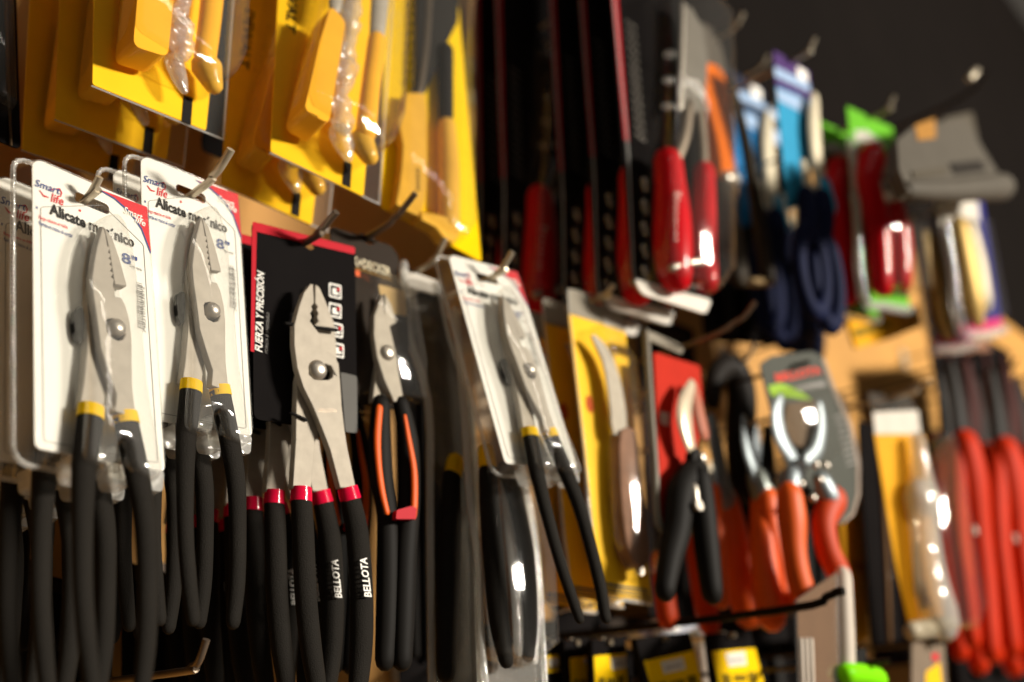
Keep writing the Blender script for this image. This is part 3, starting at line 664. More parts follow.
f = Fr(at(930, 220, -0.2), 5, -8, -3)
b2 = blue_pack('shaded indigo card with gold tool between green card and lit indigo card', f, -30, 14)
hook('hook carrying the shaded indigo card', f.w(0, 0, 0.004), out=0.015)

f = Fr(at(-6, -60, -0.02), -8, 0, 4)
p = Pack('dark_pack', 'dark pack cut by the left picture edge beside the yellow knife packs', 'tool pack', f)
card = p.plate('backing_card', [(-60, -110), (14, -84), (21, 150), (-52, 120)], 0, 0.001, BCARD, r=0.005)
p.bar('brown_edge', [(4, -80, 1.5), (7, 40, 1.5), (11, 145, 1.5)], -0.002, BROWN, flat=1, sub=2)
p.dome('blister', [(-40, -60), (0, -50), (4, 120), (-36, 100)], -0.001, 0.02, 0.004, CLEAR, sm=1)
hook('hook of the dark pack at the left picture edge', f.w(0, 0.002, 0), out=0.0, tipout=0.003, up=0.002)

# ------------------------------------------------------------------ black and orange carded pliers
f = Fr(at(366, 238, -0.10), -4, -2, -3)
p = Pack('pliers_pack', 'pliers with black and orange grips on dark brown card, right of the red-topped card', 'pliers', f)
DKBR = mat('dark_brown_card', '#2b221a', 0.55, spec=0.06)
card = p.plate('backing_card', [(330, 226), (392, 246), (399, 258), (398, 281), (408, 300), (410, 412), (340, 400)], 0, 0.0009, DKBR, r=0.004, holes=[[(360, 233), (374, 237), (376, 243), (370, 245), (361, 240)]])
p.plate('gold_rule', [(340, 262), (392, 279), (392, 280.5), (340, 263.5)], -0.0004, 0.0003, mat('gold_ink', '#8a6a34', 0.4), card)
p.text('brand_print', 'BLACK+DECKER', (334, 259), (391, 277), 9, mat('cream_ink', '#cfc4a8', 0.5), card, bold=0.03)
p.plate('orange_mark', [(340, 265), (360, 271), (360, 277), (340, 271)], -0.0004, 0.0003, ORANGE, card)
p.plate('beige_label', [(378, 284), (405, 291), (407, 316), (384, 312)], -0.0004, 0.0003, mat('beige_label', '#c2a470', 0.5), card, r=0.002)
p.plate('front_half', [(383, 293), (384.5, 312), (387, 322), (391, 340), (396, 350), (399, 372), (404, 400), (394, 402), (384, 380), (377, 358), (373.5, 335), (374, 315)], -0.014, 0.005, STEEL, bevel=0.0008)
p.plate('rear_half', [(385, 293), (391, 303), (397, 322), (390, 326), (396, 352), (394, 380), (378, 402), (372, 402), (376, 372), (382, 340), (384, 318)], -0.009, 0.005, STEEL, bevel=0.0008)
p.stud('pivot_bolt', (387, 353), 7.5, -0.0135, 0.0035, BRIGHT)
g = p.bar('grip', [(381, 404, 8), (380, 440, 10), (382, 480, 10), (387, 515, 9), (388, 560, 10), (387, 620, 10), (385, 660, 9)], -0.009, BLACKP, flat=0.75, sub=4, n=14)
p.bar('orange_inlay', [(379.5, 408, 3.2), (377.5, 436, 3.4), (378.5, 462, 3), (382, 490, 3), (387, 512, 2.6)], -0.0185, ORANGE, g, flat=0.5, sub=4)
g = p.bar('grip', [(401, 404, 7), (408, 440, 9), (409, 480, 10), (408, 515, 10), (405, 560, 10), (403, 620, 10), (402, 660, 9)], -0.012, BLACKP, flat=0.75, sub=4, n=14)
p.bar('orange_inlay', [(405, 416, 1.6), (409, 440, 2.4), (414, 470, 3), (414.5, 500, 3.2), (413.5, 516, 3)], -0.0205, ORANGE, g, flat=0.5, sub=4)
p.plate('red_cap', [(397, 510), (411, 506), (417, 508), (416, 519), (396, 519)], -0.0225, 0.004, REDEDGE, g, r=0.001)
p.dome('blister', [(358, 268), (372, 280), (384, 284), (402, 300), (413, 370), (412, 408), (372, 404), (358, 396)], -0.0008, 0.02, 0.004, CLEAR, sm=1)
bpy.context.view_layer.update()
restack(p.root, (0, 0.05, 0), 'second black and orange pliers pack in shade behind the front one')
hook('dark bent hook through the dark brown pliers card', f.w(0.001, 0, 0.001), out=0.036, tipout=0.016, up=0.010, m=MATS['worn_hook_steel'], rad=0.0024)

# ------------------------------------------------------------------ long clear packs hanging under the tilted card
def long_pack(label, f, left, right, header):
    p = Pack('long_pliers_pack', label, 'pliers', f, 'long clear pliers packs')
    out = left + right[::-1]
    card = p.plate('backing_card', out, 0.001, 0.0008, DKBR if header else mat('pale_back', '#8c8070', 0.5), r=0.003) if header else None
    p.plate('clear_sheet', out, -0.001, 0.0006, SMOKE, r=0.004)
    c = [((l[0] + r[0]) / 2, (l[1] + r[1]) / 2) for l, r in zip(left, right)]
    hw = [(r[0] - l[0]) / 2 for l, r in zip(left, right)]
    p.bar('milky_edge', [(l[0] + 3, l[1], 3.4) for l in left], -0.004, CLEARM, flat=0.8, sub=3, n=8)
    p.bar('milky_edge', [(r[0] - 2, r[1], 2.2) for r in right], -0.004, CLEARM, flat=0.8, sub=3, n=8)
    return p, c, hw
f = Fr(at(417, 266, -0.09), -6, -2, 0)
p, c, hw = long_pack('dark clear pliers pack with white header behind the tilted card', f, [(401, 264), (404, 330), (425, 400), (427, 520), (429, 700)], [(440, 283), (452, 340), (474, 410), (478, 530), (482, 700)], True)
p.plate('white_header', [(401, 267), (438, 281), (436, 296), (420, 291), (403, 302)], -0.0016, 0.0004, mat('grey_white_label', '#b9b4aa', 0.4), r=0.003)
p.bar('grip', [(452, 476, 7), (450, 540, 9), (447, 610, 9), (446, 672, 8)], -0.012, RUBBER, flat=0.8, sub=3)
p.bar('band', [(455, 462, 7), (453, 474, 7)], -0.012, YBAND, flat=0.8, sub=1)
hook('hook behind the tilted white card carrying the dark clear pack', f.w(0, 0, -0.004), out=0.02)
f = Fr(at(470, 300, -0.115), -9, -4, 0)
p, c, hw = long_pack('long clear blister of yellow-banded pliers under the tilted white card', f, [(452, 310), (462, 420), (467, 500), (476, 570), (478, 640), (484, 700)], [(500, 330), (518, 440), (533, 510), (541, 570), (545, 640), (548, 700)], False)
p.bar('grip', [(488, 470, 7), (490, 510, 8), (494, 560, 8.5), (499, 620, 8), (506, 660, 6)], -0.012, RUBBER, flat=0.8, sub=4)
p.bar('grip', [(506, 470, 7), (517, 510, 7), (526, 560, 7), (530, 620, 6), (528, 655, 5)], -0.010, RUBBER, flat=0.8, sub=4)
p.bar('band', [(486, 452, 6.5), (487.5, 466, 7)], -0.012, YBAND, flat=0.8, sub=1)
p.bar('milky_fold', [(503, 480, 3), (511, 540, 5), (517, 600, 5), (519, 650, 5)], -0.008, CLEARM, flat=0.5, sub=3)
p.bar('milky_fold', [(522, 480, 2), (534, 540, 2), (538, 600, 2.5), (535, 660, 3)], -0.008, CLEARM, flat=0.5, sub=3)
p.plate('clear_tail', [(480, 662), (500, 655), (546, 650), (549, 700), (484, 700)], -0.004, 0.003, CLEARS, r=0.003)
p.dome('blister', [(468, 440), (520, 450), (540, 560), (543, 650), (520, 668), (484, 660), (478, 560)], -0.0012, 0.018, 0.004, CRUMPLE if False else CLEAR, sm=1)
hook('hook carrying the long clear blister pack', f.w(0.004, 0, -0.004), out=0.012)

# ------------------------------------------------------------------ yellow pocket-knife packs
KA = (-5.5, 1.2, -3.6)
f = Fr(at(596, 300, -0.13), *KA)
p = Pack('pocket_knife_pack', 'yellow carded pocket knife with brown handle, frontmost of its stack', 'knife pack', f, 'yellow carded pocket knives')
hd = p.plate('hang_header', [(568, 288), (580, 291), (612, 302), (622, 308), (625.5, 331), (568.5, 314)], 0, 0.0009, mat('grey_header', '#8d8678', 0.4), r=0.004, holes=[[(590, 296), (603, 300), (603, 306), (590, 302)]])
card = p.plate('backing_card', [(568.4, 313), (625.3, 330), (652, 604), (601, 592)], 0, 0.0009, YCARD, r=0.004)
p.plate('price_label', [(604, 315), (625, 322), (625.5, 332), (604.5, 325)], -0.0004, 0.0003, mat('grey_white_label', '#b9b4aa', 0.4), card)
p.plate('blade', [(592, 335), (600, 339), (609, 350), (616, 366), (623, 392), (627, 432), (614, 434), (611, 410), (608, 385), (603, 360)], -0.012, 0.002, STEEL, smooth=2)
hd = p.plate('handle', [(621, 430), (636, 431), (640, 465), (643, 495), (648, 530), (650, 553), (648, 563), (641, 567), (633, 560), (627, 545), (622, 505), (620, 465)], -0.015, 0.012, mat('brown_handle', '#8a6650', 0.5, var=0.15, scale=60), bevel=0.003, smooth=2)
p.disc('lanyard_ring', (641, 570), 5, -0.012, 0.003, BRIGHT)
p.disc('red_seal', (590, 404), 8.5, -0.0004, 0.0003, mat('brick_red_print', '#b8501c', 0.5), card, sq=0.62)
p.plate('text_panel', [(603, 582), (648, 589), (650, 601), (604, 592)], -0.0004, 0.0003, mat('grey_print', '#5c5a56', 0.4), card, r=0.001)
p.strips('text_rows', [[(605, 585.5 + k * 3), (648, 591.5 + k * 3), (648, 592.8 + k * 3), (605, 586.8 + k * 3)] for k in range(3)], -0.0007, YCARD, card)
p.dome('blister', [(586, 330), (600, 330), (622, 365), (634, 420), (650, 530), (653, 570), (640, 580), (622, 572), (608, 540), (603, 450), (596, 380)], -0.0008, 0.018, 0.004, CLEAR, sm=1)
p.bar('clear_rim', [(568, 290, 1), (569, 314, 1), (584, 450, 1.2), (600, 590, 1.2), (625, 600, 1.5), (651, 604, 1.5)], 0.0002, CLEARM, flat=1, sub=2)
bpy.context.view_layer.update()
for k in range(2): restack(p.root, (0, 0.0275 * (k + 1), -0.002 * k), ['middle', 'rearmost'][k] + ' yellow carded pocket knife, mostly hidden in its stack')
hook('bright hook tip above the yellow pocket-knife card', f.w(0, 0, 0), out=0.012, tipout=0.008, up=0.006)

# ------------------------------------------------------------------ red carded secateurs
f = Fr(at(668, 340, -0.16), -5, 0, 0)
p = Pack('secateurs_pack', 'red carded secateurs with black grips in a clear pack', 'secateurs', f)
card = p.plate('backing_card', [(654, 352), (674, 358), (700, 366), (704, 420), (690, 470), (676, 526), (662, 523)], 0, 0.0009, mat('red_card', '#b42612', 0.5), r=0.003)
p.plate('header', [(646, 330), (655, 333), (684, 346), (682, 354), (650, 340)], -0.001, 0.002, mat('grey_header', '#8d8678', 0.4), r=0.002)
p.plate('card_badge', [(660, 411), (669, 413), (669, 426), (661, 424)], -0.0004, 0.0003, mat('grey_white_label', '#b9b4aa', 0.4), card, r=0.003)
p.bar('clear_rim', [(646, 332, 2), (650, 400, 2), (655, 470, 2.2), (657, 515, 2.4), (662, 529, 2.4), (674, 533, 2.2)], 0.0, mat('milky_rim', '#8a8478', 0.3), flat=1, sub=4, n=8)
p.bar('blade', [(692, 384, 3), (685, 405, 6), (685, 425, 7), (690, 446, 5)], -0.014, mat('cream_blade', '#cdbda4', 0.3, 0.3), flat=0.3, sub=4)
p.bar('hook_blade', [(694, 386, 3), (698, 410, 5), (703, 432, 5)], -0.010, mat('dusty_pink', '#b0705c', 0.4), flat=0.4, sub=3)
p.disc('joint', (700, 462), 13, -0.018, 0.008, BLACKP, bevel=0.002, sq=0.8)
p.stud('bolt', (702, 458), 5, -0.0178, 0.003, BRIGHT)
p.bar('grip', [(696, 470, 8), (682, 490, 9), (677, 530, 9), (670, 560, 8), (665, 590, 7)], -0.012, BLACKP, flat=0.8, sub=4)
p.bar('grip', [(700, 478, 7), (703, 510, 8), (707, 550, 8), (712, 592, 7)], -0.018, BLACKP, flat=0.8, sub=4)
p.bar('spring', [(693, 488, 3), (695, 505, 3)], -0.02, BRIGHT, flat=1, sub=2)
p.disc('catch', (700, 505), 5, -0.027, 0.003, BRIGHT, sq=1.2)
hook('long hook reaching right above the red carded secateurs', at(690, 344, -0.16), out=0.055, tipout=0.014, up=0.012, m=MATS['worn_hook_steel'])

# ------------------------------------------------------------------ orange-handled pruners
def pruner(label, f, bars, ferr, blades, y=0.0, col=None):
    p = Pack('pruner', label, 'pruner', f, 'orange-handled pruners')
    for k, b in enumerate(bars): p.bar('handle', b, -0.006 * (k % 2), col or ORANGE, flat=0.8, sub=4, n=14)
    for b in ferr: p.bar('ferrule', b, -0.003, mat('ferrule_grey', '#8f9590', 0.35, 0.5), flat=0.7, sub=2)
    for k, (nm, b, m, fl) in enumerate(blades): p.bar(nm, b, -0.004 - 0.004 * (k % 2), m, flat=fl, sub=4)
    return p
SILV = mat('blue_grey_steel', '#848c90', 0.42, 0.5)
f = Fr(at(700, 380, -0.09), -6, 0, 0)
pruner('pruner with red-orange grips behind the secateurs', f, [[(694, 530, 6), (698, 560, 7), (703, 592, 7), (709, 624, 7)], [(660, 560, 6), (664, 590, 7), (668, 618, 7)]], [[(692, 512, 6), (694, 528, 6)]], [('blade', [(700, 400, 3), (692, 450, 5), (690, 510, 6)], BLACKP, 0.4), ('second_blade', [(680, 420, 3), (672, 480, 5), (662, 556, 5)], BLACKP, 0.4)], col=REDOR)
hook('hook carrying the red-orange pruner', f.w(0, 0, 0), out=0.03)
f = Fr(at(730, 366, -0.12), -6, 0, 0)
pruner('black-headed pruner with one long orange handle left of the grey card', f, [[(725, 502, 8.5), (731, 530, 9.5), (737, 560, 9.5), (742, 586, 9.5), (748, 612, 9)], [(714, 490, 4), (718, 540, 5), (722, 600, 5)]], [[(720, 488, 7), (724, 500, 8)]],
       [('head_ring', [(712, 400, 5), (716, 376, 6), (728, 366, 7), (738, 374, 8), (742, 400, 9), (740, 440, 9), (742, 480, 8), (756, 500, 6)], mat('black_head', '#1f1b18', 0.5, spec=0.06), 0.7), ('blade', [(712, 420, 4), (716, 445, 6), (720, 470, 6), (720, 490, 6)], SILV, 0.3), ('second_blade', [(750, 410, 3), (754, 435, 5), (757, 460, 5)], SILV, 0.3)])
hook('hook carrying the black-headed pruner', f.w(0, 0, 0), out=0.02)
f = Fr(at(765, 420, -0.165), -6, 0, 0)
pruner('pair of crossing orange pruner handles in the middle', f, [[(765, 498, 8), (763.5, 540, 8), (767, 582, 8.5), (771, 614, 9)], [(767, 500, 7), (772, 532, 6.5), (780, 570, 6.5), (784, 598, 6.5)]], [[(758, 480, 7), (764, 496, 8)]],
       [('blade', [(745, 420, 3), (748, 450, 5), (757, 480, 6)], SILV, 0.3), ('second_blade', [(768, 430, 3), (768, 460, 5), (768, 492, 5)], mat('black_head', '#1f1b18', 0.5, spec=0.06), 0.4)])
hook('hook carrying the crossing orange pruner', f.w(0, 0, 0), out=0.02)
# pruner on a grey card
GCARD = mat('grey_green_card', '#4c4e47', 0.6, spec=0.06)
f = Fr(at(793, 362, -0.20), -1, -9, -8)
p = Pack('pruner_pack', 'pruner with orange handles on a rounded grey card with red lettering', 'pruner', f)
card = p.plate('backing_card', [(760, 364), (772, 356), (812, 351), (824, 357), (836, 390), (852, 425), (860, 462), (860, 495), (854, 515), (843, 524), (820, 524), (800, 500), (778, 440)], 0, 0.0012, GCARD, r=0.005)
p.text('red_lettering', 'BELLOTA', (777, 382), (822, 373.5), 8, mat('warm_red_ink', '#e0402a', 0.4), card, y=-0.0006, bold=0.03)
p.plate('grey_line', [(794, 387), (824, 381), (826, 386), (796, 392)], -0.0005, 0.0004, GREYINK, card)
p.plate('green_flash', [(768, 386), (780, 383), (798, 389), (812, 400), (790, 397), (772, 396)], -0.0005, 0.0004, mat('lime_print', '#8fb822', 0.4), card)
p.strips('small_print_lines', [[(834 + k * 1.6, 416 + k * 6), (848 + k * 1.2, 413 + k * 6), (848 + k * 1.2, 415 + k * 6), (834 + k * 1.6, 418 + k * 6)] for k in range(9)], -0.0005, GREYINK, card)
p.plate('card_edge', [(824, 357), (836, 390), (852, 425), (860, 462), (860, 495), (854, 515), (843, 524), (844, 520), (852, 512), (857, 494), (857, 463), (849, 427), (833, 392), (822, 360)], -0.0006, 0.0008, mat('dusty_edge', '#9a8a7c', 0.4), card)
p.bar('blade', [(781, 398, 3), (777, 415, 6), (781, 438, 7), (793, 458, 6)], -0.014, SILV, flat=0.25, sub=4)
p.bar('hook_blade', [(820, 405, 3), (822, 425, 4), (818, 448, 5), (808, 460, 5)], -0.010, SILV, flat=0.3, sub=4)
p.plate('beige_window', [(786, 404), (816, 400), (818, 428), (806, 448), (792, 444), (784, 425)], -0.003, 0.001, mat('beige_brown', '#6d5a46', 0.6), r=0.006)
p.disc('pivot', (800, 468), 9, -0.018, 0.006, BLACKP, bevel=0.002)
for q in ((800, 484), (815, 465), (825, 466), (819, 480), (812, 498)): p.stud('rivet', q, 4, -0.018, 0.004, BRIGHT)
p.bar('ferrule', [(792, 476, 7), (790, 494, 8)], -0.014, SILV, flat=0.7, sub=2)
p.bar('ferrule', [(822, 482, 7), (830, 498, 8)], -0.014, SILV, flat=0.7, sub=2)
p.bar('handle', [(790, 496, 9), (792, 520, 10), (794, 550, 8.5), (798, 575, 8.5), (804, 596, 9)], -0.016, ORANGE, flat=0.8, sub=4, n=14)
p.bar('handle', [(833, 500, 9), (824, 522, 8), (828, 550, 8), (838, 572, 8), (842, 590, 7)], -0.012, REDOR, flat=0.8, sub=4, n=14)
p.dome('blister', [(770, 398), (795, 390), (824, 396), (830, 425), (826, 455), (800, 470), (778, 450)], -0.0015, 0.022, 0.004, CLEAR, sm=2)
hook('dark hook behind the grey pruner card', f.w(0, 0.004, -0.004), out=0.0, tipout=0.003, up=0.002, m=HOOKD)
hook('long black hook crossing the orange pruner handles', at(775, 611, -0.22), out=0.05, tipout=0.008, up=0.002, m=mat('black_hook', '#1c1814', 0.5, 0.3), rad=0.0032)

# ------------------------------------------------------------------ yellow and clear packs at right
f = Fr(at(896, 398, -0.20), 0, -2, -8)
p = Pack('yellow_tool_pack', 'yellow card with pale clear bulb-shaped blister at right', 'tool pack', f)
card = p.plate('backing_card', [(874, 430), (925, 436), (945, 620), (909, 626), (895, 560)], 0, 0.001, mat('deep_yellow_card', '#e0a014', 0.4), r=0.003)
p.plate('header', [(868, 392), (912, 398), (916, 412), (872, 408)], 0, 0.001, SMOKE, r=0.004)
p.plate('white_header', [(873, 412), (918, 410), (921, 434), (875, 434)], -0.001, 0.001, mat('pale_header', '#cfc8bc', 0.45), r=0.002)
p.plate('black_inset', [(912, 545), (918, 540), (922, 575), (930, 604), (922, 612), (914, 590)], -0.0006, 0.0005, BLACKP, card)
PALE = clear('milky_tool_plastic', tint=(0.9, 0.86, 0.76), milk=0.42, bump=0.8, bscale=90, refl=0.08)
p.bar('tool_neck', [(918, 440, 4), (922, 475, 6), (925, 500, 9)], -0.014, PALE, flat=0.8, sub=3)
p.bar('tool_body', [(922, 500, 12), (925, 530, 10), (930, 570, 11), (937, 605, 13), (941, 616, 13)], -0.014, PALE, flat=0.6, sub=4, n=16)
p.bar('clear_foot', [(912, 631, 5), (930, 628, 5), (948, 624, 5)], -0.012, mat('clear_foot_plastic', '#b0a48c', 0.35, coat=0.3), flat=0.8, sub=3)
p.dome('blister', [(905, 436), (928, 440), (944, 520), (958, 610), (950, 632), (912, 630), (905, 530)], -0.001, 0.035, 0.006, CLEAR, sm=1)
hook('hook with bright blurred tip over the yellow and clear pack', f.w(0, 0, 0.002), out=0.02, tipout=0.02, up=0.006, m=HOOKM, rad=0.003)
f = Fr(at(853, 470, -0.12), -2, 0, -4)
p = Pack('yellow_strip_pack', 'narrow yellow pack showing between grey pruner card and brown clear card', 'tool pack', f)
card = p.plate('backing_card', [(838, 460), (862, 468), (868, 640), (846, 642)], 0, 0.003, mat('deep_yellow_card', '#e0a014', 0.4), r=0.004)
p.plate('label_band', [(845, 560), (865, 563), (866, 572), (845, 570)], -0.0006, 0.0005, mat('amber_print', '#b87c10', 0.4), card)
hook('hook carrying the narrow yellow pack', f.w(0, 0.004, 0), out=0.0, tipout=0.003, up=0.002)
f = Fr(at(880, 440, -0.14), -2, 0, -4)
p = Pack('dark_strip_pack', 'dark narrow pack with brown edge left of the yellow and clear pack', 'tool pack', f)
card = p.plate('backing_card', [(858, 420), (888, 428), (902, 640), (872, 645)], 0, 0.002, BCARD, r=0.004)
p.bar('brown_edge', [(878, 430, 1.5), (884, 520, 1.5), (889, 640, 1.5)], -0.001, mat('brown_edge', '#6a4e30', 0.5), flat=1, sub=2)
p.disc('rivet', (889, 575), 2.5, -0.002, 0.002, BRIGHT)
hook('hook carrying the dark narrow pack', f.w(0, 0.003, 0), out=0.0, tipout=0.003, up=0.002)

# ------------------------------------------------------------------ red pliers at the right edge
BRED = mat('bright_red_grip', '#bf2c08', 0.55, spec=0.06)
def red_pliers(label, f, dx, dy, m):
    g = lambda pts: [(q[0] + dx, q[1] + dy) + tuple(q[2:]) for q in pts]
    p = Pack('red_pliers', label, 'pliers', f, 'red-handled pliers')
    p.bar('jaw', g([(952, 366, 3), (958, 400, 6), (962, 435, 7)]), -0.004, mat('black_head', '#1f1b18', 0.5, spec=0.06), flat=0.4, sub=3)
    p.bar('jaw', g([(966, 362, 3), (972, 400, 6), (972, 435, 7)]), -0.001, mat('dark_red_blade', '#3a1612', 0.6, spec=0.06), flat=0.4, sub=3)
    p.disc('pivot', g([(966, 436)])[0], 7, -0.010, 0.008, BLACKP, bevel=0.002)
    p.bar('handle', g([(966, 446, 8), (972, 480, 9), (979, 530, 7), (985, 580, 6.5), (989, 630, 6.5), (991, 650, 6)]), -0.009, m, flat=0.7, sub=4, n=14)
    p.bar('handle', g([(958, 448, 6), (957, 490, 6.5), (960, 540, 6), (966, 590, 6), (972, 638, 5.5)]), -0.002, m, flat=0.7, sub=4, n=14)
    p.disc('handle_dot', g([(976, 530)])[0], 4, -0.018, 0.004, BRIGHT, sq=0.8)
    return p
for k, (dx, dy, Y, lab) in enumerate([(0, 0, -0.17, 'red-handled pliers nearest the yellow and clear pack'), (40, 8, -0.17, 'red-handled pliers at the right edge of the picture'), (-12, 12, -0.13, 'dark red-handled pliers tucked behind the yellow and clear pack'), (22, 14, -0.12, 'shaded red-handled pliers between the two lit pairs'), (66, 16, -0.15, 'red-handled pliers cut by the right picture edge')]):
    f = Fr(at(966 + dx, 362 + dy, Y), 0, -3, -6)
    red_pliers(lab, f, dx, dy, BRED)
    hook('hook above ' + lab, f.w(0, 0.004, 0.002), out=0.012, tipout=0.01, up=0.01, m=HOOKD)
f = Fr(at(975, 340, -0.04), 2, -6, -4)
p = Pack('dark_tool_pack', 'dark pack with pinkish top edge above the red pliers', 'tool pack', f)
card = p.plate('backing_card', [(928, 344), (990, 340), (1010, 352), (1020, 440), (946, 446)], 0, 0.001, BCARD, r=0.004)
p.plate('pink_header', [(930, 342), (985, 338), (992, 350), (934, 354)], -0.001, 0.0008, mat('dusty_header', '#8a6450', 0.5), card)
for k in range(4): p.bar('red_line', [(948 + 18 * k, 356, 1.5), (956 + 18 * k, 430, 1.5)], -0.002, mat('dark_red_blade', '#3a1a16', 0.4), flat=1, sub=2)
hook('hook carrying the dark pack above the red pliers', f.w(0, 0.002, 0), out=0.0, tipout=0.003, up=0.002)

# ------------------------------------------------------------------ bottom row
LABELW = mat('white_sticker', '#d9d6cc', 0.5)
def tagged(label, quad, head, Y, sticker, ang=(-4, 0, 0)):
    f = Fr(at(*head[0], Y), *ang); p = Pack('tagged_pack', label, 'tool pack', f, 'black packs with yellow labels')
    b = p.plate('black_body', head, 0, 0.006, BCARD, r=0.003, bevel=0.001)
    y = p.plate('yellow_label', quad, -0.0006, 0.0005, YBRIGHT, b, r=0.001)
    s = p.plate('price_sticker', sticker, -0.001, 0.0003, LABELW, b)
    c = np.mean(np.array(sticker), 0)
    L = lambda t: [tuple(c + (np.array(q) - c) * t) for q in sticker]
    u = (np.array(sticker[1]) - np.array(sticker[0])) * 0.7; v = (np.array(sticker[3]) - np.array(sticker[0])) * 0.12
    p.strips('sticker_print', [[tuple(c - u / 2), tuple(c + u / 2), tuple(c + u / 2 + v), tuple(c - u / 2 + v)]], -0.0013, GREYINK, s)
    q0 = np.array(quad); a, bb, cc, dd = q0
    P = lambda s_, t_: tuple(a + (bb - a) * s_ + (dd - a) * t_)
    p.strips('label_mark', [[P(0.12, 0.62), P(0.3, 0.62), P(0.3, 0.9), P(0.12, 0.9)]], -0.0012, mat('olive_ink', '#7a6410', 0.5), y)
    p.strips('label_mark', [[P(0.72, 0.62), P(0.9, 0.62), P(0.9, 0.9), P(0.72, 0.9)]], -0.0012, MATS['olive_ink'], y)
    p.strips('label_mark', [[P(0.38, 0.66), P(0.66, 0.66), P(0.66, 0.84), P(0.38, 0.84)]], -0.0012, MATS['olive_ink'], y)
    hx, hy = (head[0][0] + head[1][0]) / 2, (head[0][1] + head[1][1]) / 2 + 3
    hook('hook of the ' + label, f.w(*(lambda q: (q[0], 0.009, q[1]))(f.t([(hx, hy)])[0])), out=0.0, tipout=0.004, up=0.002)
tagged('black pack with tilted yellow label and white sticker at bottom centre', [(644, 661), (694, 650), (704, 690), (655, 699)], [(636, 638), (690, 632), (706, 700), (650, 704)], -0.13, [(661, 662), (683, 657), (686, 669), (664, 674)])
tagged('black pack with square yellow label under the orange handles', [(712, 651), (755, 648), (764, 684), (720, 689)], [(709, 634), (750, 630), (768, 700), (718, 704)], -0.14, [(725, 653), (745, 651), (747, 665), (729, 667)])
tagged('black pack with yellow label under the yellow knife card', [(594, 656), (626, 653), (628, 690), (596, 692)], [(592, 640), (625, 638), (632, 700), (594, 702)], -0.11, [(611, 658), (626, 656), (627, 668), (612, 670)])
tagged('black pack with narrow yellow label and dark panel', [(570, 658), (592, 655), (593, 692), (572, 694)], [(564, 640), (590, 638), (596, 702), (568, 702)], -0.09, [(584, 658), (591, 657), (591.5, 663), (584.5, 664)])
tagged('black pack with yellow label next to the long clear blister', [(546, 656), (560, 654), (561, 671), (547, 673)], [(542, 640), (562, 638), (564, 702), (544, 702)], -0.08, [(548, 659), (558, 658), (558, 667), (549, 668)])
f = Fr(at(820, 580, -0.232), -2, 0, 3)
p = Pack('brown_clear_pack', 'brown card in clear pack with bright white edge at bottom', 'tool pack', f)
card = p.plate('backing_card', [(797, 600), (838, 572), (846, 578), (848, 700), (800, 700)], 0, 0.001, mat('brown_pack_card', '#7a5a40', 0.5), r=0.004)
p.bar('white_edge', [(843, 576, 4), (845, 630, 4.5), (847, 698, 4.5)], -0.002, mat('white_plastic_edge', '#c8bcae', 0.35), flat=0.8, sub=2)
for k in range(3): p.bar('edge_rib', [(801 + k * 5, 640, 1.2), (803 + k * 5, 698, 1.2)], -0.002, mat('white_plastic_edge', '#c8bcae', 0.35), flat=0.8, sub=2)
p.plate('clear_sheet', [(795, 600), (838, 571), (849, 577), (851, 700), (798, 700)], -0.003, 0.0006, SHEET, r=0.004)
f = Fr(at(870, 668, -0.24), 0, 0, 0)
p = Pack('lime_tool', 'lime green rounded tool handle at the bottom edge', 'tool', f)
p.bar('handle', [(846, 674, 5), (862, 675, 5), (877, 679, 5)], 0, mat('lime_plastic', '#7ee012', 0.35), flat=0.9, sub=3)
p.plate('hang_tab', [(856, 650), (866, 648), (868, 672), (858, 674)], 0.0, 0.002, BLACKP, r=0.003)
hook('hook of the lime green tool', f.w(-0.004, 0.003, 0.004), out=0.0, tipout=0.003, up=0.002, m=HOOKD)
f = Fr(at(930, 640, -0.2), 0, 0, -4)
p = Pack('grey_yellow_pack', 'grey pack with yellow corner below the yellow and clear pack', 'tool pack', f)
card = p.plate('backing_card', [(912, 640), (944, 636), (948, 700), (912, 704)], 0, 0.002, mat('taupe_card', '#7d6e5e', 0.5), r=0.003)
p.plate('yellow_corner', [(926, 672), (940, 662), (944, 700), (926, 700)], -0.0006, 0.0005, YCARD, card, r=0.003)
p.plate('red_mark', [(932, 654), (938, 653), (939, 660), (933, 661)], -0.0006, 0.0005, RED, card)
hook('hook of the grey pack with yellow corner', f.w(0, 0.004, -0.003), out=0.0, tipout=0.003, up=0.002, m=HOOKD)
f = Fr(at(670, 620, -0.06), -10, 0, 0)
p = Pack('pale_blister', 'pale bluish clear blister lying over the bottom hooks', 'tool pack', f)
c = p.plate('shell', [(636, 624), (660, 619), (694, 621), (697, 628), (672, 638), (650, 638), (638, 634)], -0.012, 0.012, mat('pale_blue_plastic', '#a4a8b2', 0.25, coat=0.5), r=0.004, bevel=0.002)
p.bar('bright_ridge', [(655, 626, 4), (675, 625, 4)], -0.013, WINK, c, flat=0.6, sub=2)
hook('hook under the pale bluish blister', f.w(0, 0.004, -0.006), out=0.0, tipout=0.003, up=0.002)
f = Fr(at(700, 640, -0.05), -4, 0, 0)
p = Pack('cream_bottle', 'cream bottle-shaped tool between the two large yellow labels', 'tool', f)
p.bar('neck', [(697, 632, 6), (699, 640, 8)], 0, PALE, flat=1, sub=2)
p.bar('body', [(701, 652, 7), (703, 680, 7), (704, 700, 7)], 0, mat('white_plastic_edge', '#c8bcae', 0.35), flat=1, sub=2)
hook('hook of the cream bottle-shaped tool', f.w(0, 0.012, 0.002), out=0.0, tipout=0.003, up=0.002)
